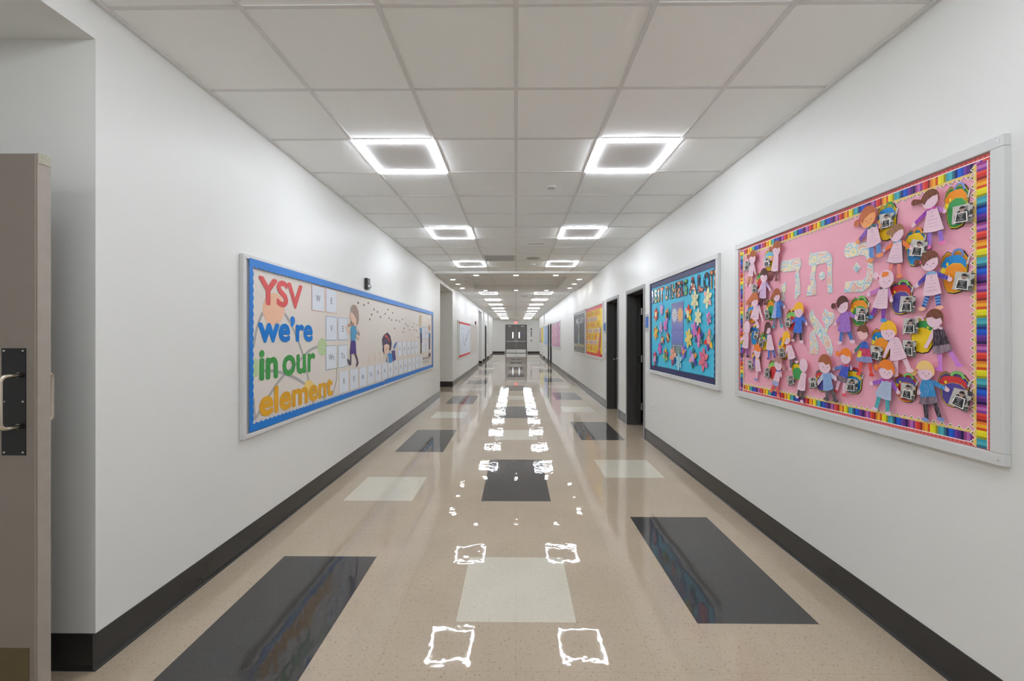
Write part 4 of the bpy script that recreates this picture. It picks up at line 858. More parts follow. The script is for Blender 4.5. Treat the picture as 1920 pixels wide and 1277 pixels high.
# key: phrase, hair, skin, dress, collar, sleeve L, sleeve R, sock, shoe, hem band
V = PINKSKIN
DC = {
'ponytail_magenta': ('girl doll with brown ponytail and magenta sleeves, topmost at the near edge', 'brown', V, V, (196, 60, 160), (150, 50, 170), (190, 110, 200), (150, 110, 210), (235, 120, 180), None),
'orange_face': ('orange-faced paper doll with purple sleeves', 'rust', (246, 170, 110), V, (50, 110, 110), (130, 90, 180), (130, 90, 180), (90, 140, 210), (240, 150, 90), None),
'black_outline': ('pink-dressed paper doll outlined in black with orange sleeves', 'light', V, V, (120, 180, 210), (240, 120, 40), (240, 120, 40), (240, 140, 130), (245, 150, 90), None),
'striped_socks': ('paper doll with blue collar and blue striped socks', 'brown', V, V, (120, 180, 220), (70, 60, 160), (70, 60, 160), (50, 70, 160), (250, 190, 150), None),
'patched_head': ('paper doll with orange fringe and colourful mismatched boots', 'patch', V, V, (90, 80, 90), (200, 120, 200), (210, 140, 210), (120, 50, 160), (60, 150, 210), None),
'purple_dress': ('dark-haired paper doll in a purple dress and blue socks', 'dark', V, (158, 110, 200), (158, 110, 200), (158, 110, 200), (158, 110, 200), (50, 110, 190), V, None),
'rainbow_dress': ('paper doll in a red, blue and yellow dress with red boots', 'brown', (240, 190, 190), (196, 50, 90), (40, 90, 180), (40, 120, 110), (60, 120, 170), (228, 70, 50), (220, 50, 40), (70, 110, 180)),
'yellow_cap': ('plain pink paper doll with bright yellow cap of hair', 'yellow', V, V, V, V, V, V, V, None),
'black_scribble': ('paper doll in a black scribbled dress with magenta boots', 'brown', V, (52, 44, 54), V, V, V, (206, 130, 214), (206, 120, 214), (80, 70, 80)),
'blue_sweater': ('blond paper doll in a blue sweater and black striped skirt', 'blond', V, (40, 140, 200), (40, 140, 200), (50, 150, 210), (40, 140, 205), (50, 46, 54), (120, 150, 210), (50, 46, 54)),
'purple_collar': ('orange-haired paper doll with purple sleeves and teal shorts', 'orange', V, (176, 196, 224), (180, 50, 130), (146, 80, 190), (146, 80, 190), (60, 170, 180), V, None),
'navy_top': ('small orange-haired paper doll in a blue top and black and white skirt', 'orange', V, (50, 80, 190), (220, 80, 100), (80, 120, 200), (60, 90, 190), (236, 190, 210), (230, 70, 80), (44, 40, 46)),
'blue_scribble': ('brown bobbed paper doll in a blue scribbled dress near the bottom edge', 'auburn', V, (130, 170, 220), (130, 170, 220), (190, 200, 230), (190, 200, 230), (90, 84, 88), (80, 76, 80), None),
'blank_head': ('paper doll with a blank pale head and black legs', 'none', V, V, V, V, V, (70, 62, 66), V, None),
'scribbled_hair': ('paper doll with thin scribbled hair, blue collar and red legs', 'rustline', V, V, (70, 110, 190), V, V, (230, 80, 80), (240, 120, 90), (120, 150, 210)),
'orange_spikes': ('small paper doll with spiky orange hair and yellow scarf', 'orange', V, V, (250, 180, 50), (130, 110, 190), V, (240, 190, 210), (90, 140, 210), None),
'long_blond': ('leaning plain paper doll with long yellow hair and red collar', 'yellow', V, V, (210, 70, 80), V, V, (90, 90, 100), V, None),
'purple_leggings': ('paper doll with a pale bare head and purple leggings', 'none', V, V, V, V, V, (126, 50, 150), (50, 40, 50), None),
'teal_sleeves': ('paper doll with teal sleeves, long brown hair and blue leggings', 'dark', V, V, (120, 80, 160), (50, 140, 150), (50, 140, 150), (40, 110, 210), (110, 50, 150), None),
'blue_coat': ('yellow-haired paper doll in a plain blue coat and black socks', 'yellow', V, (50, 110, 214), (50, 110, 214), (60, 110, 210), (60, 110, 210), (40, 36, 44), V, None),
'two_blue_dress': ('paper doll in a two-tone blue dress with magenta collar', 'auburn', V, (40, 120, 210), (220, 60, 160), (140, 160, 210), (40, 110, 200), (90, 110, 140), (50, 170, 180), None),
'sideways_brown': ('paper doll tilting sideways with long rust brown hair', 'rust', V, V, (200, 100, 210), V, V, V, V, None),
'dark_bob': ('paper doll in a lavender dress with a dark brown bob', 'dark', V, (214, 186, 222), (214, 186, 222), V, (190, 170, 214), (84, 50, 46), (84, 50, 46), None),
'brown_stockings': ('paper doll with brown stockings and ponytail, beside the letter he', 'auburn', V, V, V, (244, 150, 90), V, (120, 70, 56), (120, 70, 56), None),
'far_ponytail': ('paper doll with brown ponytail in the farthest top corner', 'auburn', V, V, (220, 200, 200), V, V, (220, 160, 120), V, None)}
hairline = crayon((150, 90, 70), .62)
def make_doll(key):
    (hc, hw, neck, hL, hR, aL, aR, fL, fR, pony) = T['DOLL'][key]
    phrase, hair, skin, dress, collar, slL, slR, sock, shoe, band = DC[key]
    hr = hw*1.0
    sk = crayon(skin, .95); dm_ = crayon(dress); big = hw > .035
    base = min([p[1] for p in (hL, hR, fL, fR) if p])
    hw *= 1.07; hr *= 1.07
    t = thing('paper_doll', RW.p(neck[0], base-.005, .02), phrase, 'paper doll', 'paper dolls pinned to the pink board')
    ymax = max(p[0] for p in (hc, hL, hR, aL, aR, fL, fR) if p)+hw
    LF = (ymax, .07)
    n0 = .0225
    # legs
    hemL, hemR = hL, hR
    for f, q in ((fL, .3), (fR, .74)):
        if f is None: continue
        top = lerp(hemL, hemR, q); top = (top[0], top[1]+.012); w = hw*.30
        knee = lerp(top, f, .45)
        mb = MB(); flat(mb, RW, limb(top, f, w, w*.8), n0, .0007, lift=LF); lg = mb.build('leg', sk if sock == skin else crayon(sock), t)
        mb = MB(); s = 1 if q < .5 else -.6
        flat(mb, RW, [(f[0]+a*1, f[1]+b) for a, b in ellipse(s*w*.5, -w*.2, w*1.5, w*.75, 12)], n0+.0009, .0006, lift=LF); mb.build('shoe', crayon(shoe), lg)
        if key == 'striped_socks':
            mb = MB()
            for k in range(3):
                p = lerp(top, f, .35+.18*k); r = lerp(top, f, .42+.18*k); flat(mb, RW, limb(p, r, w*1.02, w*.98, False), n0+.0009, .0004, lift=LF)
            mb.build('sock_stripe', paper(110, 180, 230), lg)
    # arms
    for a_, s, col in ((aL, 1, slL), (aR, -1, slR)):
        if a_ is None: continue
        sh = (neck[0]+s*hw*.42, neck[1]-hw*.22); w = hw*.28
        mb = MB(); flat(mb, RW, limb(sh, a_, w, w*.7), n0+.0012, .0007, lift=LF); am = mb.build('arm', crayon(col), t)
        mb = MB(); d = lerp(sh, a_, .86)
        flat(mb, RW, limb(d, a_, w*.7, w*.85), n0+.0022, .0006, lift=LF)
        th = lerp(sh, a_, .92); flat(mb, RW, [(th[0]+p*1, th[1]+q) for p, q in ellipse(0, w*.8, w*.3, w*.6, 8)], n0+.0022, .0006, lift=LF)
        mb.build('hand', sk, am)
    # dress
    uy, uz = hL[0]-hR[0], hL[1]-hR[1]
    shL = (neck[0]+hw*.60, neck[1]-hw*.14); shR = (neck[0]-hw*.60, neck[1]-hw*.14)
    hem = [lerp(hL, hR, k/6) for k in range(7)]
    hem = [(p[0], p[1]-hw*.14*math.sin(math.pi*k/6)) for k, p in enumerate(hem)]
    poly = [shL]+[lerp(shL, hL, .35)]+hem+[lerp(shR, hR, .35)]+[shR, (neck[0]-hw*.2, neck[1]+.003), (neck[0]+hw*.2, neck[1]+.003)]
    nd = n0+.0032
    if key in ('black_outline', 'ponytail_magenta'):
        mb = MB(); flat(mb, RW, grow(poly, .003 if key[0] == 'b' else .0012), nd-.0008, .0004, lift=LF); mb.build('dress_outline', paper(50, 50, 60), t)
    mb = MB(); flat(mb, RW, poly, nd, .0007, lift=LF)
    dr = mb.build('dress', dm_, t)
    if band:
        mb = MB()
        flat(mb, RW, [lerp(shL, hL, .72)]+hem+[lerp(shR, hR, .72)], nd+.0006, .0004, lift=LF); mb.build('hem_band', crayon(band, .62), dr)
    if key == 'rainbow_dress':
        mb = MB(); flat(mb, RW, [shL, lerp(shL, hL, .3), lerp(shR, hR, .3), shR], nd+.0006, .0004, lift=LF); mb.build('yoke', crayon((40, 90, 190)), dr)
        mb = MB(); flat(mb, RW, [lerp(shL, hL, .45), lerp(shL, hL, .8), lerp(lerp(shL, hL, .8), lerp(shR, hR, .8), .3), lerp(lerp(shL, hL, .45), lerp(shR, hR, .45), .3)], nd+.001, .0004, lift=LF); mb.build('pocket', crayon((226, 196, 40)), dr)
    if key == 'two_blue_dress':
        mb = MB(); mid = lerp(hL, hR, .45); flat(mb, RW, [shL]+hem[:3]+[mid, (neck[0], neck[1])], nd+.0006, .0004, lift=LF); mb.build('pale_side', crayon((150, 170, 220)), dr)
    # collar, buttons, writing
    mb = MB()
    for s in (1, -1): flat(mb, RW, [(p[0], p[1]) for p in ellipse(neck[0]+s*hw*.27, neck[1]-hw*.12, hw*.32, hw*.16, 12, rot=-s*.35)], nd+.0012, .0006, lift=LF)
    mb.build('collar', crayon(collar) if collar != V else crayon(V, .8), t)
    if dress == V or key in ('blue_sweater', 'purple_collar', 'blue_scribble', 'dark_bob'):
        mb = MB()
        for k in (.30, .48): flat(mb, RW, ellipse(neck[0], neck[1]-hw*k*1.1-hw*.1, hw*.05, hw*.05, 8), nd+.0008, .0002, lift=LF)
        cen = lerp(hL, hR, .5)
        for k, (t0, wd) in enumerate(((.36, .3), (.5, .62), (.66, .5), (.8, .7))):
            a = lerp(lerp(shL, hL, t0), lerp(shR, hR, t0), .5-wd/2); b = lerp(lerp(shL, hL, t0), lerp(shR, hR, t0), .5+wd/2)
            m_ = 12; pr = None
            for j in range(m_+1):
                q = lerp(a, b, j/m_); q = (q[0], q[1]+hw*.035*math.sin(j*2.3+k)); 
                if pr and (j+k) % 5: flat(mb, RW, [(pr[0], pr[1]+.0004), (q[0], q[1]+.0004), (q[0], q[1]-.0004), (pr[0], pr[1]-.0004)], nd+.0008, .0002, lift=LF)
                pr = q
        mb.build('written_lines', paper(140, 120, 150), dr)
    # head and hair
    nh = n0+.0048
    mb = MB(); flat(mb, RW, ellipse(hc[0], hc[1], hw, hr*1.02, 24), nh, .0007, lift=LF); hd = mb.build('head', sk, t)
    if big and hair != 'none':
        mb = MB()
        for s in (-1, 1): flat(mb, RW, ellipse(hc[0]-hw*.12+s*hw*.33, hc[1]-hw*.28, hw*.055, hw*.07, 8), nh+.0006, .0002, lift=LF)
        flat(mb, RW, ellipse(hc[0]-hw*.12, hc[1]-hw*.52, hw*.05, hw*.05, 8), nh+.0006, .0002, lift=LF)
        mb.build('face_marks', paper(110, 70, 80), hd)
    if hair not in ('none',):
        hm = hairline if hair == 'rustline' else crayon(HB['orange']) if hair == 'patch' else crayon(HB[hair], .9)
        mb = MB(); r = 1.13
        if hair == 'patch':
            flat(mb, RW, [(hc[0]+hw*a, hc[1]+hw*b) for a, b in ((-.35, .75), (.35, .85), (.55, .5), (.45, .25), (-.1, .28), (-.4, .4))], nh+.001, .0006, lift=LF)
        else:
            arc = [(hc[0]+hw*r*math.cos(a), hc[1]+hr*(r+.06)*math.sin(a)) for a in [math.radians(q) for q in range(8, 205, 14)]]
            fr = [(hc[0]-hw*.75, hc[1]+hw*.12), (hc[0]-hw*.2, hc[1]-hw*.02), (hc[0]+hw*.3, hc[1]+hw*.25)] if not key in ('yellow_cap', 'blue_coat', 'blue_sweater') else [(hc[0]-hw*.8, hc[1]+hw*.0), (hc[0]-hw*.2, hc[1]+hw*.22), (hc[0]+hw*.5, hc[1]+hw*.08)]
            if key in ('ponytail_magenta', 'striped_socks', 'orange_face', 'purple_dress', 'black_outline'): fr = [(hc[0]-hw*.95, hc[1]+hw*.3), (hc[0]-hw*.3, hc[1]+hw*.32), (hc[0]+hw*.35, hc[1]+hw*.05), (hc[0]+hw*.7, hc[1]-hw*.42)]
            if key == 'orange_spikes': arc = [(hc[0]+hw*(1.05 if k % 2 else 1.5)*math.cos(math.radians(q)), hc[1]+hw*(1.05 if k % 2 else 1.6)*math.sin(math.radians(q))) for k, q in enumerate(range(10, 190, 18))]
            flat(mb, RW, arc+fr, nh+.001, .0008, lift=LF)
        if key in ('black_outline', 'two_blue_dress', 'sideways_brown', 'teal_sleeves', 'long_blond'):
            p = pony or (hc[0]+hw*1.2, hc[1]-hw*1.3)
            flat(mb, RW, limb((hc[0]+hw*.35, hc[1]+hw*.55), p, hw*.55, hw*.28), nh+.0014, .0008, lift=LF)
        hb = mb.build('hair', hm, t)
        if pony and key not in ('black_outline', 'two_blue_dress', 'sideways_brown'):
            mb = MB(); e = (hc[0]+(hw*.85 if pony[0] > hc[0] else -hw*.85), hc[1]+hw*.1)
            pony = (pony[0], pony[1]-hw*.12); flat(mb, RW, limb(e, pony, hw*.16, hw*.38), nh-.0008, .0007, lift=LF); mb.build('ponytail', crayon(V) if hair == 'patch' else hm, t)
            if big:
                mb = MB(); q = lerp(e, pony, .25); flat(mb, RW, ellipse(q[0], q[1], hw*.12, hw*.16, 10), nh+.002, .0006, lift=LF); mb.build('hair_tie', paper(220, 90, 130), t)
    return t
SHORT = {'ponytail_magenta': 'the doll with magenta sleeves', 'orange_face': 'the orange-faced doll', 'black_outline': 'the doll outlined in black', 'striped_socks': 'the doll with striped socks',
'patched_head': 'the doll with mismatched boots', 'purple_dress': 'the purple-dressed doll', 'rainbow_dress': 'the rainbow-dressed doll', 'yellow_cap': 'the yellow-capped plain doll', 'black_scribble': 'the black scribbled doll',
'blue_sweater': 'the blond doll in a blue sweater', 'purple_collar': 'the doll with teal shorts', 'navy_top': 'the doll with a black and white skirt', 'blue_scribble': 'the blue scribbled doll', 'blank_head': 'the blank-headed doll',
'scribbled_hair': 'the doll with scribbled hair', 'orange_spikes': 'the spiky orange-haired doll', 'long_blond': 'the leaning long-haired blond doll', 'purple_leggings': 'the doll in purple leggings', 'teal_sleeves': 'the teal-sleeved doll',
'blue_coat': 'the doll in the plain blue coat', 'two_blue_dress': 'the two-tone blue doll', 'sideways_brown': 'the sideways rust-haired doll', 'dark_bob': 'the lavender doll with a dark bob', 'brown_stockings': 'the doll in brown stockings', 'far_ponytail': 'the doll in the farthest top corner'}
# body, flap, strap colours and names
GR, ORG_, YEL, BLU, PUR, REDC, LIM = (70, 160, 90), (242, 150, 40), (248, 208, 40), (40, 140, 210), (92, 80, 160), (206, 58, 62), (130, 200, 110)
BAGC = {'ponytail_magenta': (GR, ORG_, (130, 150, 210), 'green backpack with orange flap'), 'orange_face': (YEL, BLU, GR, 'yellow backpack with blue and green flap'), 'black_outline': (BLU, YEL, ORG_, 'blue backpack with yellow flap'),
'striped_socks': (ORG_, BLU, (120, 140, 200), 'orange backpack with blue flap'), 'patched_head': (PUR, REDC, LIM, 'purple backpack with red flap'), 'purple_dress': (GR, ORG_, LIM, 'green backpack with orange flap'),
'rainbow_dress': (ORG_, BLU, (220, 90, 40), 'orange backpack with blue flap'), 'black_scribble': (YEL, GR, (240, 200, 210), 'yellow backpack with green flap'), 'blue_sweater': (PUR, REDC, LIM, 'purple backpack with red flap'),
'purple_collar': (REDC, PUR, LIM, 'red backpack with purple flap'), 'navy_top': (BLU, YEL, REDC, 'blue backpack with yellow flap'), 'blue_scribble': (PUR, REDC, LIM, 'purple backpack with red flap'), 'blank_head': (GR, YEL, ORG_, 'green backpack with yellow flap'),
'scribbled_hair': (REDC, LIM, GR, 'red backpack with lime flap'), 'orange_spikes': (PUR, ORG_, REDC, 'purple backpack with orange flap'), 'long_blond': (ORG_, BLU, YEL, 'orange backpack with blue flap'), 'purple_leggings': (BLU, (30, 110, 190), YEL, 'plain blue backpack'),
'teal_sleeves': (YEL, GR, LIM, 'yellow backpack with green flap'), 'blue_coat': (REDC, LIM, YEL, 'red backpack with lime flap'), 'two_blue_dress': (GR, ORG_, YEL, 'green backpack with orange flap'), 'sideways_brown': (ORG_, BLU, YEL, 'orange backpack with blue flap'),
'dark_bob': (REDC, GR, LIM, 'red backpack with green flap'), 'brown_stockings': (YEL, (120, 190, 220), LIM, 'pale yellow backpack with light blue flap'), 'far_ponytail': ((110, 180, 220), (180, 190, 200), YEL, 'light blue backpack with grey flap')}
OUTL = [(-.9, .2), (-1, .45), (-.85, .8), (-.5, 1), (-.15, .88), (.2, 1), (.7, .88), (1, .55), (.93, 0), (.85, -.6), (.5, -.93), (0, -1), (-.45, -.92), (-.75, -.6)]
FLAPP = [(-.82, .1), (-.9, .45), (-.6, .72), (-.1, .78), (.45, .74), (.82, .45), (.84, .12), (.5, .35), (0, .42), (-.4, .3), (-.65, .0)]
PANEL = [(-.70, -.05), (-.52, .26), (-.05, .40), (.45, .34), (.80, .06), (.78, -.52), (.47, -.84), (0, -.91), (-.42, -.84), (-.66, -.54)]
def make_bag(key):
    (a, b), (c, d) = T['BAG'][key]; cy, cz, hy, hz = (a+c)/2, (b+d)/2, abs(a-c)/2, abs(b-d)/2
    body, flap, strap, words_ = BAGC[key]; mir = -1 if key in ('black_scribble',) else 1
    U = lambda P, s=1: [(cy-u*hy*s*mir, cz+v*hz*s) for u, v in P]
    t = thing('paper_backpack', RW.p(cy, cz-hz, .018), 'cut-out %s beside %s' % (words_, SHORT[key]), 'paper backpack', 'paper backpacks on the pink board')
    mb = MB(); flat(mb, RW, U(OUTL, 1.0), BN, .0012); ob = mb.build('black_outline', paper(38, 36, 40), t)
    mb = MB(); flat(mb, RW, U(OUTL, .955), BN+.0006, .0005); mb.build('yellow_piping', paper(246, 214, 50), t)
    mb = MB(); flat(mb, RW, U(OUTL, .92), BN+.0011, .0004); mb.build('back_panel', paper(*[int(k*.8) for k in body]), t)
    mb = MB(); flat(mb, RW, U(PANEL, 1.05), BN+.0019, .0003); mb.build('pocket_piping', paper(246, 214, 50), t)
    mb = MB(); flat(mb, RW, U(PANEL), BN+.0022, .0003); mb.build('pocket', paper(*body), t)
    mb = MB(); flat(mb, RW, U(FLAPP), BN+.0015, .0003); mb.build('flap', paper(*flap), t)
    mb = MB()
    ribbon(mb, RW, U([(-.1, .78), (.1, .98), (.5, .95), (.68, .68)]), hy*.09, BN+.0026); mb.build('carry_loop', paper(*strap), t)
    mb = MB(); flat(mb, RW, U([(-.95, .1), (-.8, .3), (-.6, .22), (-.62, .05), (-.8, -.02)]), BN+.0026, .0003); flat(mb, RW, U([(-.55, .4), (-.45, .5), (-.35, .4), (-.45, .3)]), BN+.0026, .0003)
    mb.build('buckle', paper(250, 226, 60), t)
    mb = MB(); flat(mb, RW, U([(.86, .3), (1.02, .62), (1.12, .58), (.98, .25)]), BN+.0026, .0014); mb.build('side_bottle', paper(210, 205, 205), t)
def photo_mat():
    m, N, L, b = new_mat('photo_print'); b.inputs['Roughness'].default_value = .25
    tc = N.new('ShaderNodeTexCoord'); vo = N.new('ShaderNodeTexVoronoi'); vo.inputs['Scale'].default_value = 45; vo.distance = 'CHEBYCHEV'
    L.new(tc.outputs['Object'], vo.inputs['Vector'])
    cr = N.new('ShaderNodeValToRGB'); e = cr.color_ramp.elements; e[0].color = srgb(52, 50, 50); e[1].color = srgb(200, 196, 190); e[0].position = .3; e[1].position = .8
    sp = N.new('ShaderNodeSeparateColor'); L.new(vo.outputs['Color'], sp.inputs[0]); L.new(sp.outputs[0], cr.inputs[0]); L.new(cr.outputs[0], b.inputs['Base Color']); return m
ph_m = photo_mat(); WHITEP = paper(236, 234, 228)
def make_photo(key):
    q = T['PHOTO'][key]; n = .0255 if T['PHOTO'][key] else 0
    nf = n+ .003*0
    t = thing('photo_print', RW.p(sum(p[0] for p in q)/4, min(p[1] for p in q), .022), 'photo of child with letter board beside '+SHORT[key], 'photo', 'small photos on the pink board')
    B = lambda u, v: ((1-u)*(1-v)*q[3][0]+u*(1-v)*q[2][0]+u*v*q[1][0]+(1-u)*v*q[0][0], (1-u)*(1-v)*q[3][1]+u*(1-v)*q[2][1]+u*v*q[1][1]+(1-u)*v*q[0][1])
    fl = lambda P: [B(u, v) for u, v in P]
    nb = .0325
    mb = MB(); flat(mb, RW, fl([(0, 0), (1, 0), (1, 1), (0, 1)]), nb, .0006); flat(mb, RW, fl([(.47, .9), (.53, .9), (.53, .96), (.47, .96)]), nb, .0145); mb.build('print', ph_m, t)
    mb = MB(); flat(mb, RW, [B(.5+.36*a, .45+.3*b) for a, b in ellipse(0, 0, 1, 1, 14)], nb+.0003, .0002); mb.build('pictured_clothes', paper(*((212, 210, 205) if len(key) % 2 else (60, 60, 64))), t)
    mb = MB(); flat(mb, RW, [B(.5+.13*a, .74+.15*b) for a, b in ellipse(0, 0, 1, 1, 14)], nb+.0008, .0002)
    mb.build('pictured_face', paper(168, 140, 128), t)
    mb = MB(); flat(mb, RW, [B(.5+.15*a, .79+.14*b) for a, b in ellipse(0, 0, 1, 1, 9, 0, math.pi)], nb+.0011, .0002); mb.build('pictured_hair', paper(48, 40, 40), t)
    mb = MB(); flat(mb, RW, fl([(.14, .06), (.80, .06), (.76, .60), (.20, .60)]), nb+.0014, .0003); fb = mb.build('pictured_board', WHITEP, t)
    mb = MB(); flat(mb, RW, fl([(.20, .11), (.74, .11), (.70, .55), (.26, .55)]), nb+.0018, .0003); mb.build('black_panel', paper(46, 48, 50), fb)
    mb = MB()
    for s, a, b, z in (('FIRST', .32, .62, .455), ('DAY', .38, .57, .36), ('OF', .42, .53, .265), ('SCHOOL', .31, .64, .17)):
        add_text(mb, s, lambda u, v: RW.p(*B(a+(b-a)*u, z+.055*v), nb+.0021), 0, 0)
    mb.build('lettering', WHITEP, fb)
for k in BAGC: make_bag(k)
for k in DC: make_doll(k)
for k in T['PHOTO']: make_photo(k)

# ---- blue flower board ----
blue_m = plain('turquoise_paper', srgb(72, 196, 230), rough=.5, spec=.4, noise=.02, nscale=4)
navy = plain('navy_border', srgb(26, 34, 92), rough=.45, noise=.1, nscale=60)
BY0, BY1, BZ0, BZ1, BF = 3.673, 5.585, .96, 2.193, .045
bb = board('blue_bulletin_board', RW, BY0, BY1, BZ0, BZ1, BF, 'turquoise bulletin board of paper flowers with a navy scalloped border', blue_m)
a, b, c, d = BY0+BF, BY1-BF, BZ0+BF, BZ1-BF
for p0, dr, iw, L, n, w in (((a, d), (1, 0), (0, -1), b-a, .0175, .06), ((a, c), (1, 0), (0, 1), b-a, .0175, .055), ((a, c), (0, 1), (1, 0), d-c, .0190, .035), ((b, c), (0, 1), (-1, 0), d-c, .0190, .04)):
    mb = MB(); wavy(mb, RW, p0, dr, iw, L, w, .012, .045 if dr[0] else .06, n, zig=False); mb.build('scalloped_border', navy, bb)
TW = 'BEST' 'OTHERS' 'A' 'LOT'
TCOL = [((40, 90, 170), (200, 220, 235)), ((120, 170, 90), (240, 240, 240)), ((230, 140, 80), (120, 180, 100)), ((226, 90, 60), (240, 180, 60)),
        ((230, 170, 60), (90, 160, 190)), ((120, 160, 200), (220, 60, 60)), ((60, 90, 150), (230, 240, 240)), ((60, 40, 36), (226, 190, 140)), ((236, 150, 110), (60, 120, 120)), ((200, 60, 60), (60, 80, 160)), ((110, 190, 90), (60, 150, 140)),
        ((200, 70, 60), (236, 230, 220)), ((80, 150, 180), (210, 70, 60)), ((40, 84, 160), (160, 190, 230)), ((226, 130, 110), (40, 60, 120)), ((50, 50, 54), (70, 160, 220)), ((216, 120, 60), (240, 200, 80)), ((222, 150, 110), (245, 240, 235))]
GL = ['B', 'E', 'S', 'T', 'O', 'T', 'H', 'E', 'R', 'S', 'S', 'A', 'A', 'I', 'L', 'O', 'T', '!']
GL = list('BEST')+list('OTHERS')+['A', 'L', 'O', 'T', '!']
boxes = [T['TITLE'][i] for i in (0, 1, 2, 3, 4, 5)]+[(T['TITLE'][6][0], T['TITLE'][7][1]), T['TITLE'][8], T['TITLE'][9], T['TITLE'][10]]+[(T['TITLE'][11][0], T['TITLE'][12][1]), (T['TITLE'][13][0], T['TITLE'][14][1]), T['TITLE'][15], T['TITLE'][16], T['TITLE'][17]]
cidx = (0, 1, 2, 3, 4, 5, 7, 8, 9, 10, 11, 14, 15, 16, 17)
def two_tone(c1, c2, i):
    key = 'letter_pattern_%d' % i
    m, N, L, b_ = new_mat(key); b_.inputs['Roughness'].default_value = .15
    tc = N.new('ShaderNodeTexCoord'); vo = N.new('ShaderNodeTexVoronoi'); vo.inputs['Scale'].default_value = 32
    L.new(tc.outputs['Object'], vo.inputs['Vector']); sp = N.new('ShaderNodeSeparateColor'); L.new(vo.outputs['Color'], sp.inputs[0])
    cr = N.new('ShaderNodeValToRGB'); cr.color_ramp.interpolation = 'CONSTANT'; e = cr.color_ramp.elements
    e[0].color = srgb(*c1); e[1].color = srgb(*c2); e[0].position = 0; e[1].position = .55
    k = e.new(.85); k.color = srgb(30, 40, 60)
    L.new(sp.outputs[0], cr.inputs[0]); L.new(cr.outputs[0], b_.inputs['Base Color']); return m
wrd = ['first word', 'first word', 'first word', 'first word']+['second word']*6+['third word']+['last word']*4
for i, (ch, bx_) in enumerate(zip(GL, boxes)):
    (ya, za), (yb, zb) = bx_
    zt, zb_ = 2.055, 1.885
    yb += .012; ya -= .004
    t = thing('title_letter', RW.p((ya+yb)/2, zb_, .018), 'glossy patterned %s, in the %s of the flower board title' % ('exclamation mark' if ch == '!' else 'letter '+ch, wrd[i]), 'letter', 'glossy title letters on the blue board')
    mb = MB(); key = (ch, .05, 1.0)
    add_text(mb, ch, lambda p, q: RW.p(ya+.008+(yb-ya-.016)*p, zb_-.006+(zt-zb_+.012)*q, .019), .08)
    mb.build('dark_edge', paper(60, 40, 60), t)
    mb = MB(); add_text(mb, ch, lambda p, q: RW.p(ya-.004+(yb-ya+.008)*p, zb_+(zt-zb_)*q, .0205), .06)
    mb.build('patterned_face', two_tone(*TCOL[cidx[i]], i), t)
# poster
q = T['POSTER']; pz1, pz0, py1, py0 = 1.83, 1.245, q[0][0], q[1][0]
t = thing('painted_poster', RW.p((py0+py1)/2, pz0, .018), 'tall violet poster painted with a white and an orange daisy', 'poster')
def sky_mat():
    m, N, L, b_ = new_mat('poster_paint'); b_.inputs['Roughness'].default_value = .4
    tc = N.new('ShaderNodeTexCoord'); sx = N.new('ShaderNodeSeparateXYZ'); L.new(tc.outputs['Generated'], sx.inputs[0])
    nz = N.new('ShaderNodeTexNoise'); nz.inputs['Scale'].default_value = 6; L.new(tc.outputs['Object'], nz.inputs['Vector'])
    ad = N.new('ShaderNodeMath'); ad.operation = 'MULTIPLY_ADD'; ad.inputs[1].default_value = .15; L.new(nz.outputs['Fac'], ad.inputs[0]); L.new(sx.outputs[2], ad.inputs[2])
    cr = N.new('ShaderNodeValToRGB'); e = cr.color_ramp.elements; e[0].position = 0; e[0].color = srgb(120, 150, 130); e[1].position = 1; e[1].color = srgb(120, 124, 176)
    for p, c_ in ((.2, (104, 136, 140)), (.32, (110, 124, 196)), (.6, (124, 130, 200)), (.8, (150, 150, 200))): k = e.new(p); k.color = srgb(*c_)
    L.new(ad.outputs[0], cr.inputs[0]); L.new(cr.outputs[0], b_.inputs['Base Color']); return m
mb = MB(); flat(mb, RW, [(py1, pz0), (py0, pz0), (py0, pz1), (py1, pz1)], .0195, .002); mb.build('sheet', sky_mat(), t)
for yy, zz, col, cc in ((py1-.09, 1.69, (214, 220, 232), (214, 190, 180)), (py0+.085, 1.685, (238, 190, 130), (228, 170, 110))):
    mb = MB()
    for k in range(14):
        an = k*2*math.pi/14; flat(mb, RW, ellipse(yy+.05*math.cos(an), zz+.055*math.sin(an), .034, .012, 8, rot=an), .0200+.0001*(k % 2), .0002)
    pt = mb.build('painted_daisy', paper(*col), t)
    mb = MB(); flat(mb, RW, ellipse(yy, zz, .022, .022, 14), .0206, .0002); mb.build('daisy_centre', paper(*cc), pt)
mb = MB()
for zz, s in ((1.335, 'flowers blossom'), (1.305, 'when we help them'), (1.275, 'grow together')): wall_text(mb, RW, s, py1-.03, py0+.03, zz, zz+.018, .0203)
mb.build('caption', paper(214, 220, 216), t)
ribm = MB(); ribbon(ribm, RW, [(py1-.01, 1.50), (py1-.1, 1.53), (py0+.12, 1.51), (py0+.01, 1.54)], .0025, .0202); ribm.build('painted_line', paper(90, 100, 160), t)
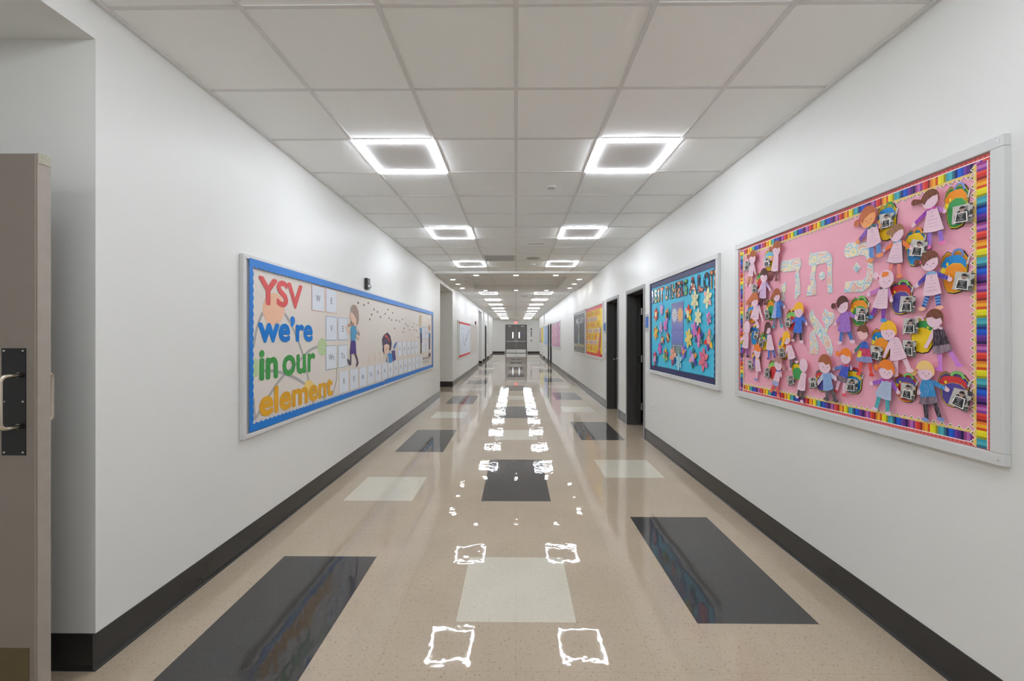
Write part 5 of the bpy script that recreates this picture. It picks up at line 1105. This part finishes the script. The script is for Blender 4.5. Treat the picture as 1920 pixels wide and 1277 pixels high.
# flowers
FD = [((245, 235, 196), [(222, 70, 60), (236, 120, 80)], 'red and orange petals round a cream centre, far top edge'), ((232, 176, 214), [(200, 160, 220), (226, 180, 220)], 'lavender petals, beside the violet poster at the top'),
((40, 36, 44), [(240, 130, 50), (60, 150, 120), (40, 110, 190), (236, 150, 190), (220, 170, 50)], 'orange, green and blue petals round a black centre'), ((240, 234, 180), [(240, 234, 184), (226, 226, 190)], 'cream petals, upper left of the two large pale ones'),
((240, 236, 184), [(240, 236, 184), (240, 236, 190), (242, 190, 180)], 'cream petals with one pink petal, nearest top corner'), ((240, 232, 176), [(226, 64, 60), (244, 130, 40), (240, 216, 50), (70, 160, 110), (60, 80, 150), (240, 170, 170)], 'rainbow petals round a cream centre beside the poster'),
((236, 230, 176), [(240, 234, 190), (236, 232, 190)], 'cream petals with an outlined centre, below the other pale ones'), ((190, 130, 170), [(226, 120, 180), (150, 150, 170), (230, 150, 190)], 'pink and grey petals near the right border'),
((246, 206, 90), [(238, 170, 60), (244, 200, 80), (220, 140, 50)], 'golden petals at the far border'), ((220, 190, 230), [(214, 190, 232), (190, 150, 210)], 'spotted lavender petals left of the magenta one'),
((226, 120, 196), [(230, 120, 196), (216, 130, 206)], 'magenta petals left of the poster'), ((240, 214, 150), [(70, 120, 110), (230, 170, 70), (214, 90, 130)], 'mixed dark petals round a pale centre, lower left of the poster'),
((246, 216, 120), [(216, 50, 60), (50, 60, 80), (236, 140, 60)], 'red and black petals round a yellow centre'), ((246, 220, 130), [(244, 222, 120), (240, 214, 110)], 'yellow petals with a green outlined centre, right of the poster'),
((226, 130, 200), [(216, 120, 200), (150, 100, 200), (200, 140, 210)], 'purple and magenta petals right of the yellow one'), ((236, 130, 190), [(214, 44, 56), (40, 70, 160), (90, 130, 120), (236, 130, 190), (70, 60, 130)], 'red and navy petals round a magenta centre'),
((246, 170, 160), [(242, 140, 130), (90, 170, 170), (244, 190, 50), (110, 70, 160), (222, 60, 40), (130, 180, 180)], 'peach centre with a yellow and a red petal at the right border'), ((220, 100, 180), [(216, 96, 180), (180, 90, 190)], 'speckled magenta petals low on the left'),
((240, 170, 210), [(222, 50, 90), (30, 110, 110), (40, 90, 190), (150, 90, 70), (240, 160, 190)], 'pink centre with red, green and blue petals, lowest far corner'), ((70, 150, 110), [(244, 200, 40), (220, 80, 110), (200, 190, 90), (110, 190, 120)], 'yellow and green petals low on the left'),
((244, 170, 150), [(242, 160, 140), (244, 180, 160), (30, 80, 150), (180, 60, 90)], 'peach petals with one blue petal at the bottom'), ((150, 216, 232), [(150, 214, 232), (176, 222, 236)], 'pale blue petals, lowest at the bottom edge'),
((246, 170, 80), [(150, 110, 210), (214, 140, 200), (60, 90, 190), (170, 130, 220)], 'purple petals round an orange centre below the poster'), ((220, 180, 230), [(40, 110, 110), (230, 150, 60), (60, 70, 170), (30, 100, 90), (240, 170, 190), (150, 120, 210)], 'many-coloured petals round a lavender centre at the bottom'),
((226, 110, 140), [(230, 110, 140), (236, 120, 130), (210, 110, 160)], 'rose petals, lowest at the near corner')]
for i, ((cy, cz, r), (cc, pc, ds)) in enumerate(zip(T['FLOWER'], FD)):
    t = thing('paper_flower', RW.p(cy, cz-r, .018), 'paper flower with '+ds, 'paper flower', 'paper flowers on the turquoise board')
    rr = r*1.10; ph = random.random()*.5+.2; ry = rr*.95
    n0 = .0195+(i % 4)*.0022
    for k in range(6):
        an = math.pi/2+ph*.4+k*math.pi/3; col = pc[k % len(pc)]
        tip = (cy+ry*math.cos(an), cz+rr*math.sin(an))
        def pp(f, w): return (cy+f*ry*math.cos(an)-w*rr*math.sin(an), cz+f*rr*math.sin(an)+w*ry*math.cos(an))
        mb = MB(); flat(mb, RW, [pp(.25, .12), pp(.5, .26), pp(.75, .21), tip, pp(.75, -.21), pp(.5, -.26), pp(.25, -.12)], n0+.0004*(k % 2), .0006, lift=(cy+ry, .03))
        mb.build('petal', crayon(col, .85, (245, 225, 235)), t)
    mb = MB(); flat(mb, RW, ellipse(cy, cz, ry*.36, rr*.40, 18), n0+.0012, .0006, lift=(cy+ry, .03)); mb.build('flower_outline', paper(150, 130, 90) if sum(cc) > 500 else paper(60, 50, 60), t)
    mb = MB(); flat(mb, RW, ellipse(cy, cz, ry*.33, rr*.37, 18), n0+.0018, .0006, lift=(cy+ry, .03)); mb.build('flower_centre', crayon(cc, .9, (245, 235, 225)), t)

# ---- yellow board with cards, dark board ----
yel_m = plain('yellow_paper', srgb(250, 212, 40), rough=.5, noise=.03)
red_m = plain('red_border', srgb(214, 52, 44), rough=.45, noise=.06, nscale=50)
yb_ = board('yellow_bulletin_board', RW, 8.52, 10.63, .955, 2.19, .05, 'yellow bulletin board with red border and rows of small cards', yel_m)
a, b, c, d = 8.57, 10.58, 1.005, 2.14
for p0, dr, iw, L, w in (((a, d), (1, 0), (0, -1), b-a, .07), ((a, c), (1, 0), (0, 1), b-a, .06), ((b, c), (0, 1), (-1, 0), d-c, .05), ((a, c), (0, 1), (1, 0), d-c, .02)):
    mb = MB(); wavy(mb, RW, p0, dr, iw, L, w, .012, .05, .0175 if dr[0] else .0185); mb.build('toothed_border', red_m, yb_)
rc = [(252, 226, 70), (240, 236, 220), (252, 214, 40), (236, 226, 190), (250, 190, 60), (232, 222, 206)]
cols_n = 6
rn = ['top', 'second', 'third', 'fourth', 'fifth', 'sixth', 'bottom']
for r in range(7):
    for cidx_ in range(cols_n):
        y = 10.42-cidx_*.272-(.05 if r % 2 else 0); z = 1.93-r*.135
        if r >= 4 and cidx_ == 5: continue
        if r == 1 and cidx_ == 5: continue
        w, h = .215+.03*((r*7+cidx_*3) % 3)/2, .122
        t = thing('small_card', RW.p(y, z, .018), 'red edged card in the %s row of the yellow board, %s from the far side' % (rn[r], ordn[cidx_]), 'card', 'cards on the yellow board')
        mb = MB(); flat(mb, RW, [(y+w/2, z), (y-w/2, z+.004), (y-w/2, z+h), (y+w/2, z+h-.006)], .0185, .0012); mb.build('red_mount', paper(216, 60, 44), t)
        mb = MB(); flat(mb, RW, [(y+w/2-.008, z+.006), (y-w/2+.008, z+.008), (y-w/2+.008, z+h-.007), (y+w/2-.008, z+h-.008)], .0195, .0008); mb.build('card_face', paper(*rc[(r*5+cidx_*2) % 6]), t)
        mb = MB(); k = (r*3+cidx_) % 4; yy = y+(k-1.5)*.02
        flat(mb, RW, ellipse(yy, z+h*.5, .03, .036, 10), .0201, .0004); flat(mb, RW, [(yy+.05, z+.02), (yy+.03, z+.02), (yy+.02, z+.09), (yy+.045, z+.09)], .0203, .0003)
        mb.build('drawing', paper(*[(206, 90, 60), (150, 146, 140), (220, 150, 50), (120, 130, 130)][(r+cidx_) % 4]), t)
# paper hand in the lower near corner
t = thing('paper_hand', RW.p(8.85, 1.06, .019), 'mauve paper hand and sleeve reaching up on the yellow board', 'paper cut-out')
mb = MB(); flat(mb, RW, [(9.08, 1.10), (8.98, 1.10), (8.80, 1.25), (8.74, 1.42), (8.78, 1.55), (8.86, 1.56), (8.90, 1.50), (8.96, 1.40), (9.02, 1.25)], .0215, .001); mb.build('palm', paper(196, 112, 104), t)
for k, (u, v, col) in enumerate(((8.74, 1.62, (150, 170, 190)), (8.80, 1.66, (180, 190, 190)), (8.87, 1.63, (170, 150, 160)))):
    mb = MB(); flat(mb, RW, limb((8.80+.03*k-.02, 1.52), (u, v), .022, .016), .0225, .0008); mb.build('finger', paper(*col), t)
mb = MB(); flat(mb, RW, [(9.2, 1.02), (8.76, 1.02), (8.84, 1.14), (9.1, 1.14)], .0225, .0008); mb.build('sleeve', red_m, t)
t = thing('white_flower_cutout', RW.p(9.1, 1.33, .019), 'white oval paper cut-out beside the paper hand', 'paper cut-out')
mb = MB(); flat(mb, RW, ellipse(9.12, 1.40, .05, .07, 16), .0225, .0008); mb.build('oval', paper(240, 230, 236), t)
mb = MB(); flat(mb, RW, ellipse(9.12, 1.40, .02, .04, 12), .0232, .0005); mb.build('oval_centre', paper(220, 170, 190), t)
slate = plain('slate_paper', srgb(92, 96, 102), rough=.5, noise=.05)
db = board('slate_bulletin_board', RW, 10.72, 12.79, .955, 2.185, .05, 'slate grey bulletin board with white title letters and a strip of photos', slate)
a, b, c, d = 10.77, 12.74, 1.005, 2.135
mb = MB(); wavy(mb, RW, (a, d+.012), (1, 0), (0, -1), b-a, .045, .028, .16, .0175, zig=False); mb.build('white_scalloped_border', paper(228, 230, 236), db)
for i, ch in enumerate('MELODY'):
    y = 12.42-i*.25
    t = thing('white_letter', RW.p(y-.1, 1.82, .018), 'white block letter %s in the slate board title' % ch, 'letter', 'white title letters on the slate board')
    mb = MB(); wall_text(mb, RW, ch, y, y-.20, 1.82, 1.97, .0178, .05); mb.build('letter_face', paper(238, 240, 244), t)
    mb = MB(); wall_text(mb, RW, ch, y+.012, y-.188, 1.812, 1.962, .0168, .05); mb.build('letter_shadow', paper(140, 146, 160), t)
t = thing('paper_lighthouse', RW.p(11.85, 1.24, .018), 'tall narrow paper figure with a round white top on the slate board', 'paper cut-out')
mb = MB(); flat(mb, RW, [(11.99, 1.235), (11.71, 1.235), (11.76, 1.40), (11.94, 1.40)], .0185, .0015); mb.build('pale_blue_base', paper(150, 190, 206), t)
mb = MB(); flat(mb, RW, [(11.94, 1.40), (11.76, 1.40), (11.79, 1.56), (11.91, 1.56)], .0185, .0015); mb.build('cream_shaft', paper(206, 204, 176), t)
mb = MB(); flat(mb, RW, [(11.98, 1.58), (11.72, 1.58), (11.74, 1.68), (11.80, 1.70), (11.9, 1.70), (11.97, 1.68)], .0195, .0015); mb.build('grey_shoulders', paper(150, 152, 140), t)
mb = MB(); flat(mb, RW, ellipse(11.85, 1.75, .10, .05, 18), .0195, .001); hd_ = mb.build('round_top', paper(226, 226, 224), t)
mb = MB(); flat(mb, RW, ellipse(11.85, 1.75, .05, .025, 14), .0202, .0006); mb.build('dark_hole', slate, hd_)
for i in range(4):
    y = 12.5-i*.46
    t = thing('pinned_photo', RW.p(y, 1.03, .018), 'pale photo sheet at the bottom of the slate board, %s from the far side' % ordn[i], 'photo', 'photo sheets on the slate board')
    mb = MB(); flat(mb, RW, [(y+.19, 1.03), (y-.19, 1.03), (y-.19, 1.20), (y+.19, 1.20)], .0185, .0012); mb.build('sheet', paper(196, 196, 186), t)
    mb = MB(); flat(mb, RW, [(y+.15, 1.05), (y-.10, 1.05), (y-.10, 1.16), (y+.15, 1.16)], .0192, .0004); flat(mb, RW, [(y-.13, 1.04), (y-.16, 1.04), (y-.16, 1.19), (y-.13, 1.19)], .0192, .0004); mb.build('picture', paper(130, 128, 110), t)
    mb = MB(); flat(mb, RW, [(y+.21, 1.21), (y-.21, 1.21), (y-.21, 1.235), (y+.21, 1.235)], .0192, .0004); mb.build('caption_strip', paper(214, 196, 120), t)

# ---- far right boards ----
gp = plain('grey_pink_paper', srgb(198, 190, 198), rough=.5, noise=.03)
pk = board('pale_bulletin_board', RW, 16.75, 20.84, .91, 2.13, .05, 'pale bulletin board with two pink collages far down the right wall', gp)
def collage(y0, y1, z0, z1, cols_, label, seed, nx=5, nz=9, name='pink_collage'):
    rr = random.Random(seed); t = thing(name, RW.p((y0+y1)/2, z0, .016), label, 'collage')
    mb = MB(); flat(mb, RW, [(y1, z0), (y0, z0), (y0, z1), (y1, z1)], .0175, .0015); mb.build('sheet', paper(*cols_[0]), t)
    for k, c_ in enumerate(cols_[1:]):
        mb = MB()
        for i in range(nx):
            for j in range(nz):
                if (i+j+k) % (len(cols_)-1): continue
                y = y0+(y1-y0)*(i+.5)/nx+rr.uniform(-.04, .04); z = z0+(z1-z0)*(j+.5)/nz+rr.uniform(-.02, .02)
                flat(mb, RW, ellipse(y, z, (y1-y0)/nx*.42, (z1-z0)/nz*.36, 10, rot=rr.uniform(-.6, .6)), .0182+.0003*k, .0003)
        mb.build('pasted_shapes', paper(*c_), t, ).__setitem__('kind', 'stuff')
collage(18.85, 20.65, 1.0, 2.02, [(222, 178, 194), (204, 120, 150), (230, 200, 210), (214, 140, 170)], 'pink collage, farther of the two on the pale board', 3)
collage(16.98, 18.5, 1.01, 2.04, [(208, 168, 188), (206, 100, 150), (230, 214, 222), (178, 120, 160)], 'darker pink collage, nearer of the two on the pale board', 4)
def simple_board(y0, y1, z0, z1, col, label, marks):
    t = board('coloured_bulletin_board', RW, y0, y1, z0, z1, .04, label, paper(*col))
    for i, (u, v, w, h, c_) in enumerate(marks):
        y = y1-(y1-y0)*u; z = z0+(z1-z0)*v
        mb = MB(); flat(mb, RW, [(y, z), (y-w, z), (y-w, z+h), (y, z+h)], .0165, .001); mb.build('pasted_sheet', paper(*c_), t)
simple_board(23.44, 26.05, .92, 2.12, (168, 194, 226), 'pale blue bulletin board beyond the two dark doors', [(.3, .86, .5, .06, (70, 110, 170)), (.25, .1, .4, .06, (80, 110, 150)), (.3, .3, 1.2, .35, (176, 186, 220)), (.4, .7, .6, .1, (150, 190, 220))])
simple_board(27.2, 29.6, 1.0, 2.13, (222, 206, 110), 'yellow bulletin board far down the right wall', [(.3, .85, 1.0, .08, (236, 170, 120)), (.35, .1, 1.0, .3, (226, 216, 80)), (.5, .7, .3, .05, (90, 90, 90))])
simple_board(29.75, 31.7, .98, 2.1, (196, 180, 196), 'mauve bulletin board, last on the right wall', [(.2, .1, 1.2, .08, (110, 90, 110)), (.3, .5, .8, .2, (180, 160, 180)), (.2, .88, 1.0, .06, (210, 170, 140))])

# ---- left wall: long banner board ----
LY0, LY1, LZ0, LZ1 = 2.69, 8.965, .76, 1.998
beige = plain('banner_print', srgb(226, 218, 209), rough=.42, spec=.4, noise=.02, nscale=2)
lb = board('banner_board', LW, LY0, LY1, LZ0, LZ1, .03, 'long beige banner board with thick blue wavy border on the left wall', beige, rec=.018)
bw = plain('blue_border', srgb(6, 120, 208), rough=.42, noise=.05, nscale=30)
FN = .0315
def lstrip(p0, p1, w0, w1, amp, per, n, up):
    mb = MB(); L = p1[0]-p0[0]; st = per/2; k = int(L/st); prev = None
    for i in range(k+1):
        s = min(i*st, L)/L; o = (p0[0]+L*s, p0[1]+(p1[1]-p0[1])*s); w = w0+(w1-w0)*s+amp*(i % 2)
        q = (o[0], o[1]+up*w)
        if prev: flat(mb, LW, [prev[0], o, q, prev[1]], n, .001)
        prev = (o, q)
    return mb
lstrip((LY0+.055, 1.978), (LY1-.10, 1.975), .052, .060, .011, .052, FN, -1).build('wavy_border', bw, lb)
lstrip((LY0+.055, .795), (5.6, .79), .048, .045, .011, .052, FN, 1).build('wavy_border', bw, lb)
lstrip((5.6, .79), (LY1-.10, .785), .06, .06, .004, .052, FN, 1).build('wavy_border', bw, lb)
for yy, s, w in ((LY0+.055, 1, .035), (LY1-.10, -1, .06)):
    mb = MB(); wavy(mb, LW, (yy, .80), (0, 1), (s, 0), 1.17, w, .010, .055, FN+.0012, zig=False); mb.build('wavy_border', bw, lb)
# printed artwork
pn = .0186
for k, (nm, col, poly) in enumerate((('orange', (238, 192, 160), T['CIRC']['orange']), ('green', (186, 208, 160), T['CIRC']['green']), ('yellow', (240, 208, 128), T['CIRC']['yellow']))):
    mb = MB(); flat(mb, LW, poly, pn+.0006, .0004); mb.build('printed_circle', paper(*col), lb)
mb = MB(); flat(mb, LW, [(max(2.80, p[0]), p[1]) for p in T['CIRC']['greenleft']], pn+.0006, .0004); mb.build('printed_circle', paper(186, 210, 160), lb)
for k, (pts, w) in enumerate(T['ARCS']):
    mb = MB(); ribbon(mb, LW, pts, w, pn+.0002+.00005*k); mb.build('printed_arc', paper(172, 170, 168), lb)
for s, y0, y1, z0, z1, col, bo in (('YSV', 2.86, 3.455, 1.672, 1.879, (216, 92, 92), .045), ('we’re', 2.854, 3.63, 1.40, 1.61, (6, 120, 206), .05),
                              ('in', 2.871, 3.098, 1.132, 1.35, (64, 150, 74), .05), ('our', 3.158, 3.675, 1.132, 1.30, (64, 150, 74), .055), ('element', 2.871, 4.03, .868, 1.075, (222, 164, 40), .05)):
    mb = MB(); wall_text(mb, LW, s, y0, y1, z0, z1, pn+.0016, bo); mb.build('printed_word', paper(*col), lb)
CW, CHH = .222, .224
def card(y, z, s, edge, fs=.055):
    mb = MB(); flat(mb, LW, [(y-.004, z-.004), (y+CW+.004, z-.004), (y+CW+.004, z+CHH+.004), (y-.004, z+CHH+.004)], pn+.0022, .0004); e_ = mb.build('printed_tile', paper(*edge), lb)
    mb = MB(); flat(mb, LW, [(y, z), (y+CW, z), (y+CW, z+CHH), (y, z+CHH)], pn+.0026, .0003); mb.build('tile_face', paper(222, 228, 236), e_)
    if s:
        _, _, asp = text_shape(s); h = .058; w = min(h*asp*.95, .15)
        mb = MB(); wall_text(mb, LW, s, y+CW/2-w/2, y+CW/2+w/2, z+.085, z+.085+h, pn+.0029); mb.build('tile_letters', paper(90, 92, 98), e_)
X4 = lambda k: 3.617+.2685*k
R1, R2, R3, R4 = 1.681, 1.413, 1.130, .862
RE, BLE, GRE, TANE = (226, 160, 150), (120, 170, 210), (130, 160, 150), (226, 206, 180)
card(X4(0), R1, 'W', RE); card(X4(1), R1, 'E', RE)
card(X4(1), R2, 'V', BLE); card(X4(2), R2, 'E', BLE)
card(X4(1), R3, 'Wn', GRE); card(X4(2), R3, 'To', GRE)
for k, s in enumerate(['R', 'E', 'At', 'Ye', 'Sh', 'N', 'A', 'Sc', 'R', 'Ag', 'B', 'L', 'E', 'I']): card(4.182+.2655*k, R4, s, TANE)
for k, s in enumerate(['A', 'Sc', 'Ie', 'Nc', 'E']): card(6.245+.268*k, R3+.01, s, TANE)
card(7.9, R3+.01, 'V', TANE); card(8.165, R3+.01, 'E', TANE)
card(7.9, R2-.01, 'I', BLE); card(8.165, R2-.01, 'N', BLE)
mb = MB()
for y, z in T['DOTS']: flat(mb, LW, ellipse(y, z, .026, .014, 10), pn+.0010, .0004)
mb.build('printed_paw_marks', paper(132, 128, 122), lb)
SK = (236, 200, 178)
def girl(key, cols_):
    first_ = None
    for k, (pt_, col) in enumerate(cols_):
        mb = MB(); flat(mb, LW, T[key][pt_], pn+.0034+.0004*k, .0003)
        o = mb.build('printed_'+{'legs2': 'legs', 'arm2': 'arm'}.get(pt_, pt_), paper(*col), first_ or lb)
        if first_ is None: first_ = o
girl('G1', [('torso', (86, 158, 200)), ('hair', (170, 148, 138)), ('face', SK), ('ear', (196, 150, 130)), ('arm', SK), ('arm2', SK), ('legs', (80, 70, 90)), ('legs2', (80, 70, 90)), ('skirt', (82, 62, 134))])
girl('G2', [('torso', (70, 140, 200)), ('skirt', (84, 72, 128)), ('hair', (76, 66, 96)), ('band', (206, 96, 80)), ('face', SK), ('arm', SK), ('leg', (80, 130, 190))])
girl('G3', [('torso', (80, 150, 200)), ('hair', (220, 206, 170)), ('skirt', (70, 76, 110)), ('leg', (70, 70, 80))])
girl('G4', [('torso', (90, 140, 180)), ('hair', (196, 150, 130)), ('skirt', (70, 70, 110)), ('leg', (70, 70, 80))])
mb = MB()
for p in [(x, 540, x+3) for x in ()]: pass
gy = [(5.02, 1.20), (5.22, 1.22), (5.42, 1.24), (5.6, 1.24), (5.78, 1.25)]
for y, z in gy: ribbon(mb, LW, [(y-.03, 1.115), (y, z), (y+.05, 1.115)], .004, pn+.0008)
mb.build('printed_grass', paper(222, 190, 160), lb)
mb = MB(); flat(mb, LW, [(3.80-.01, 1.2), (3.80-.01, 1.2), (3.8, 1.2)], pn, .0001) if False else None
eyes = MB()
for y, z, r in ((4.47, 1.60, .010), (4.52, 1.585, .010)): flat(eyes, LW, ellipse(y, z, r, r*1.8, 10), pn+.0072, .0002)
eyes.build('printed_eyes', paper(60, 50, 60), lb)
eyes = MB()
for (cx_, cz_) in ((.42, .4), (.8, .42)):
    f = T['G2']['face']; ys = [p[0] for p in f]; zs = [p[1] for p in f]
    flat(eyes, LW, ellipse(min(ys)+(max(ys)-min(ys))*cx_, min(zs)+(max(zs)-min(zs))*.5, .012, .010, 10), pn+.0072, .0002)
eyes.build('printed_eyes', paper(60, 50, 60), lb)
mb = MB(); wall_text(mb, LW, 'ENROLL', 7.93, 8.62, .99, 1.04, pn+.001, .04)
mb.build('printed_caption', paper(110, 108, 112), lb)
for z in (.96, .94, .92):
    mb = MB(); mb.prism([LW.p(a_, b_, pn+.001) for a_, b_ in ((7.95, z), (8.5, z), (8.5, z+.008), (7.95, z+.008))], (-.0004, 0, 0))
    mb.build('printed_small_text', paper(170, 168, 170), lb)

# ---- second board on the left wall ----
grey_b = plain('fabric_panel', srgb(206, 203, 196), rough=.8, noise=.03, nscale=40)
board('fabric_bulletin_board', LW, 12.76, 19.1, .735, 1.965, .035, 'empty pale bulletin board holding one white poster, left wall', grey_b)
t = thing('white_poster', LW.p(14.55, .79, .02), 'white poster with red bands and scattered dark marks on the pale board', 'poster')
mb = MB(); flat(mb, LW, [(13.06, .845), (16.04, .845), (16.04, 1.865), (13.06, 1.865)], .0325, .017); mb.build('sheet', paper(216, 224, 236), t)
for z0, z1 in ((.785, .845), (1.865, 1.925)):
    mb = MB(); flat(mb, LW, [(13.02, z0), (16.07, z0), (16.07, z1), (13.02, z1)], .0335, .018); mb.build('red_band', paper(212, 56, 52), t)
mb = MB(); rr = random.Random(11)
for k in range(90):
    a_ = k/90
    y = 13.6+2.1*a_+rr.uniform(-.15, .15); z = (1.72-1.0*a_*2 if a_ < .3 else 1.15+.55*(a_-.3)/.7)+rr.uniform(-.09, .09)
    flat(mb, LW, limb((y, z), (y+rr.uniform(-.05, .05), z+rr.uniform(-.03, .03)), .016, .010), .0332, .0003)
mb.build('scattered_marks', paper(104, 106, 130), t)['kind'] = 'stuff'
# grey notice in the far recess and grey marks on the last stretch of wall
t = thing('tall_notice', (-1.95, 27.19, .95), 'tall grey notice on the side of the far left recess', 'notice')
mb = MB(); mb.box(-2.03, -1.88, 27.190, 27.2, .95, 1.72); mb.build('backing', paper(150, 150, 150), t)
mb = MB()
for k in range(6): mb.box(-2.01, -1.90, 27.187, 27.19, 1.0+.12*k, 1.07+.12*k)
mb.build('printed_blocks', paper(110, 110, 114), t)
t = thing('wall_decal', LW.p(31.2, .85, 0), 'grey decal lettering running up the last stretch of the left wall', 'decal')
for k in range(7):
    mb = MB(); z = .87+.19*k; w = .45 if k % 2 else .6
    ribbon(mb, LW, [(30.9, z), (31.0, z+.10), (31.1, z), (31.2, z+.1), (30.9+w, z+.02)], .012, .002); mb.build('decal_stroke', paper(150, 152, 150), t)
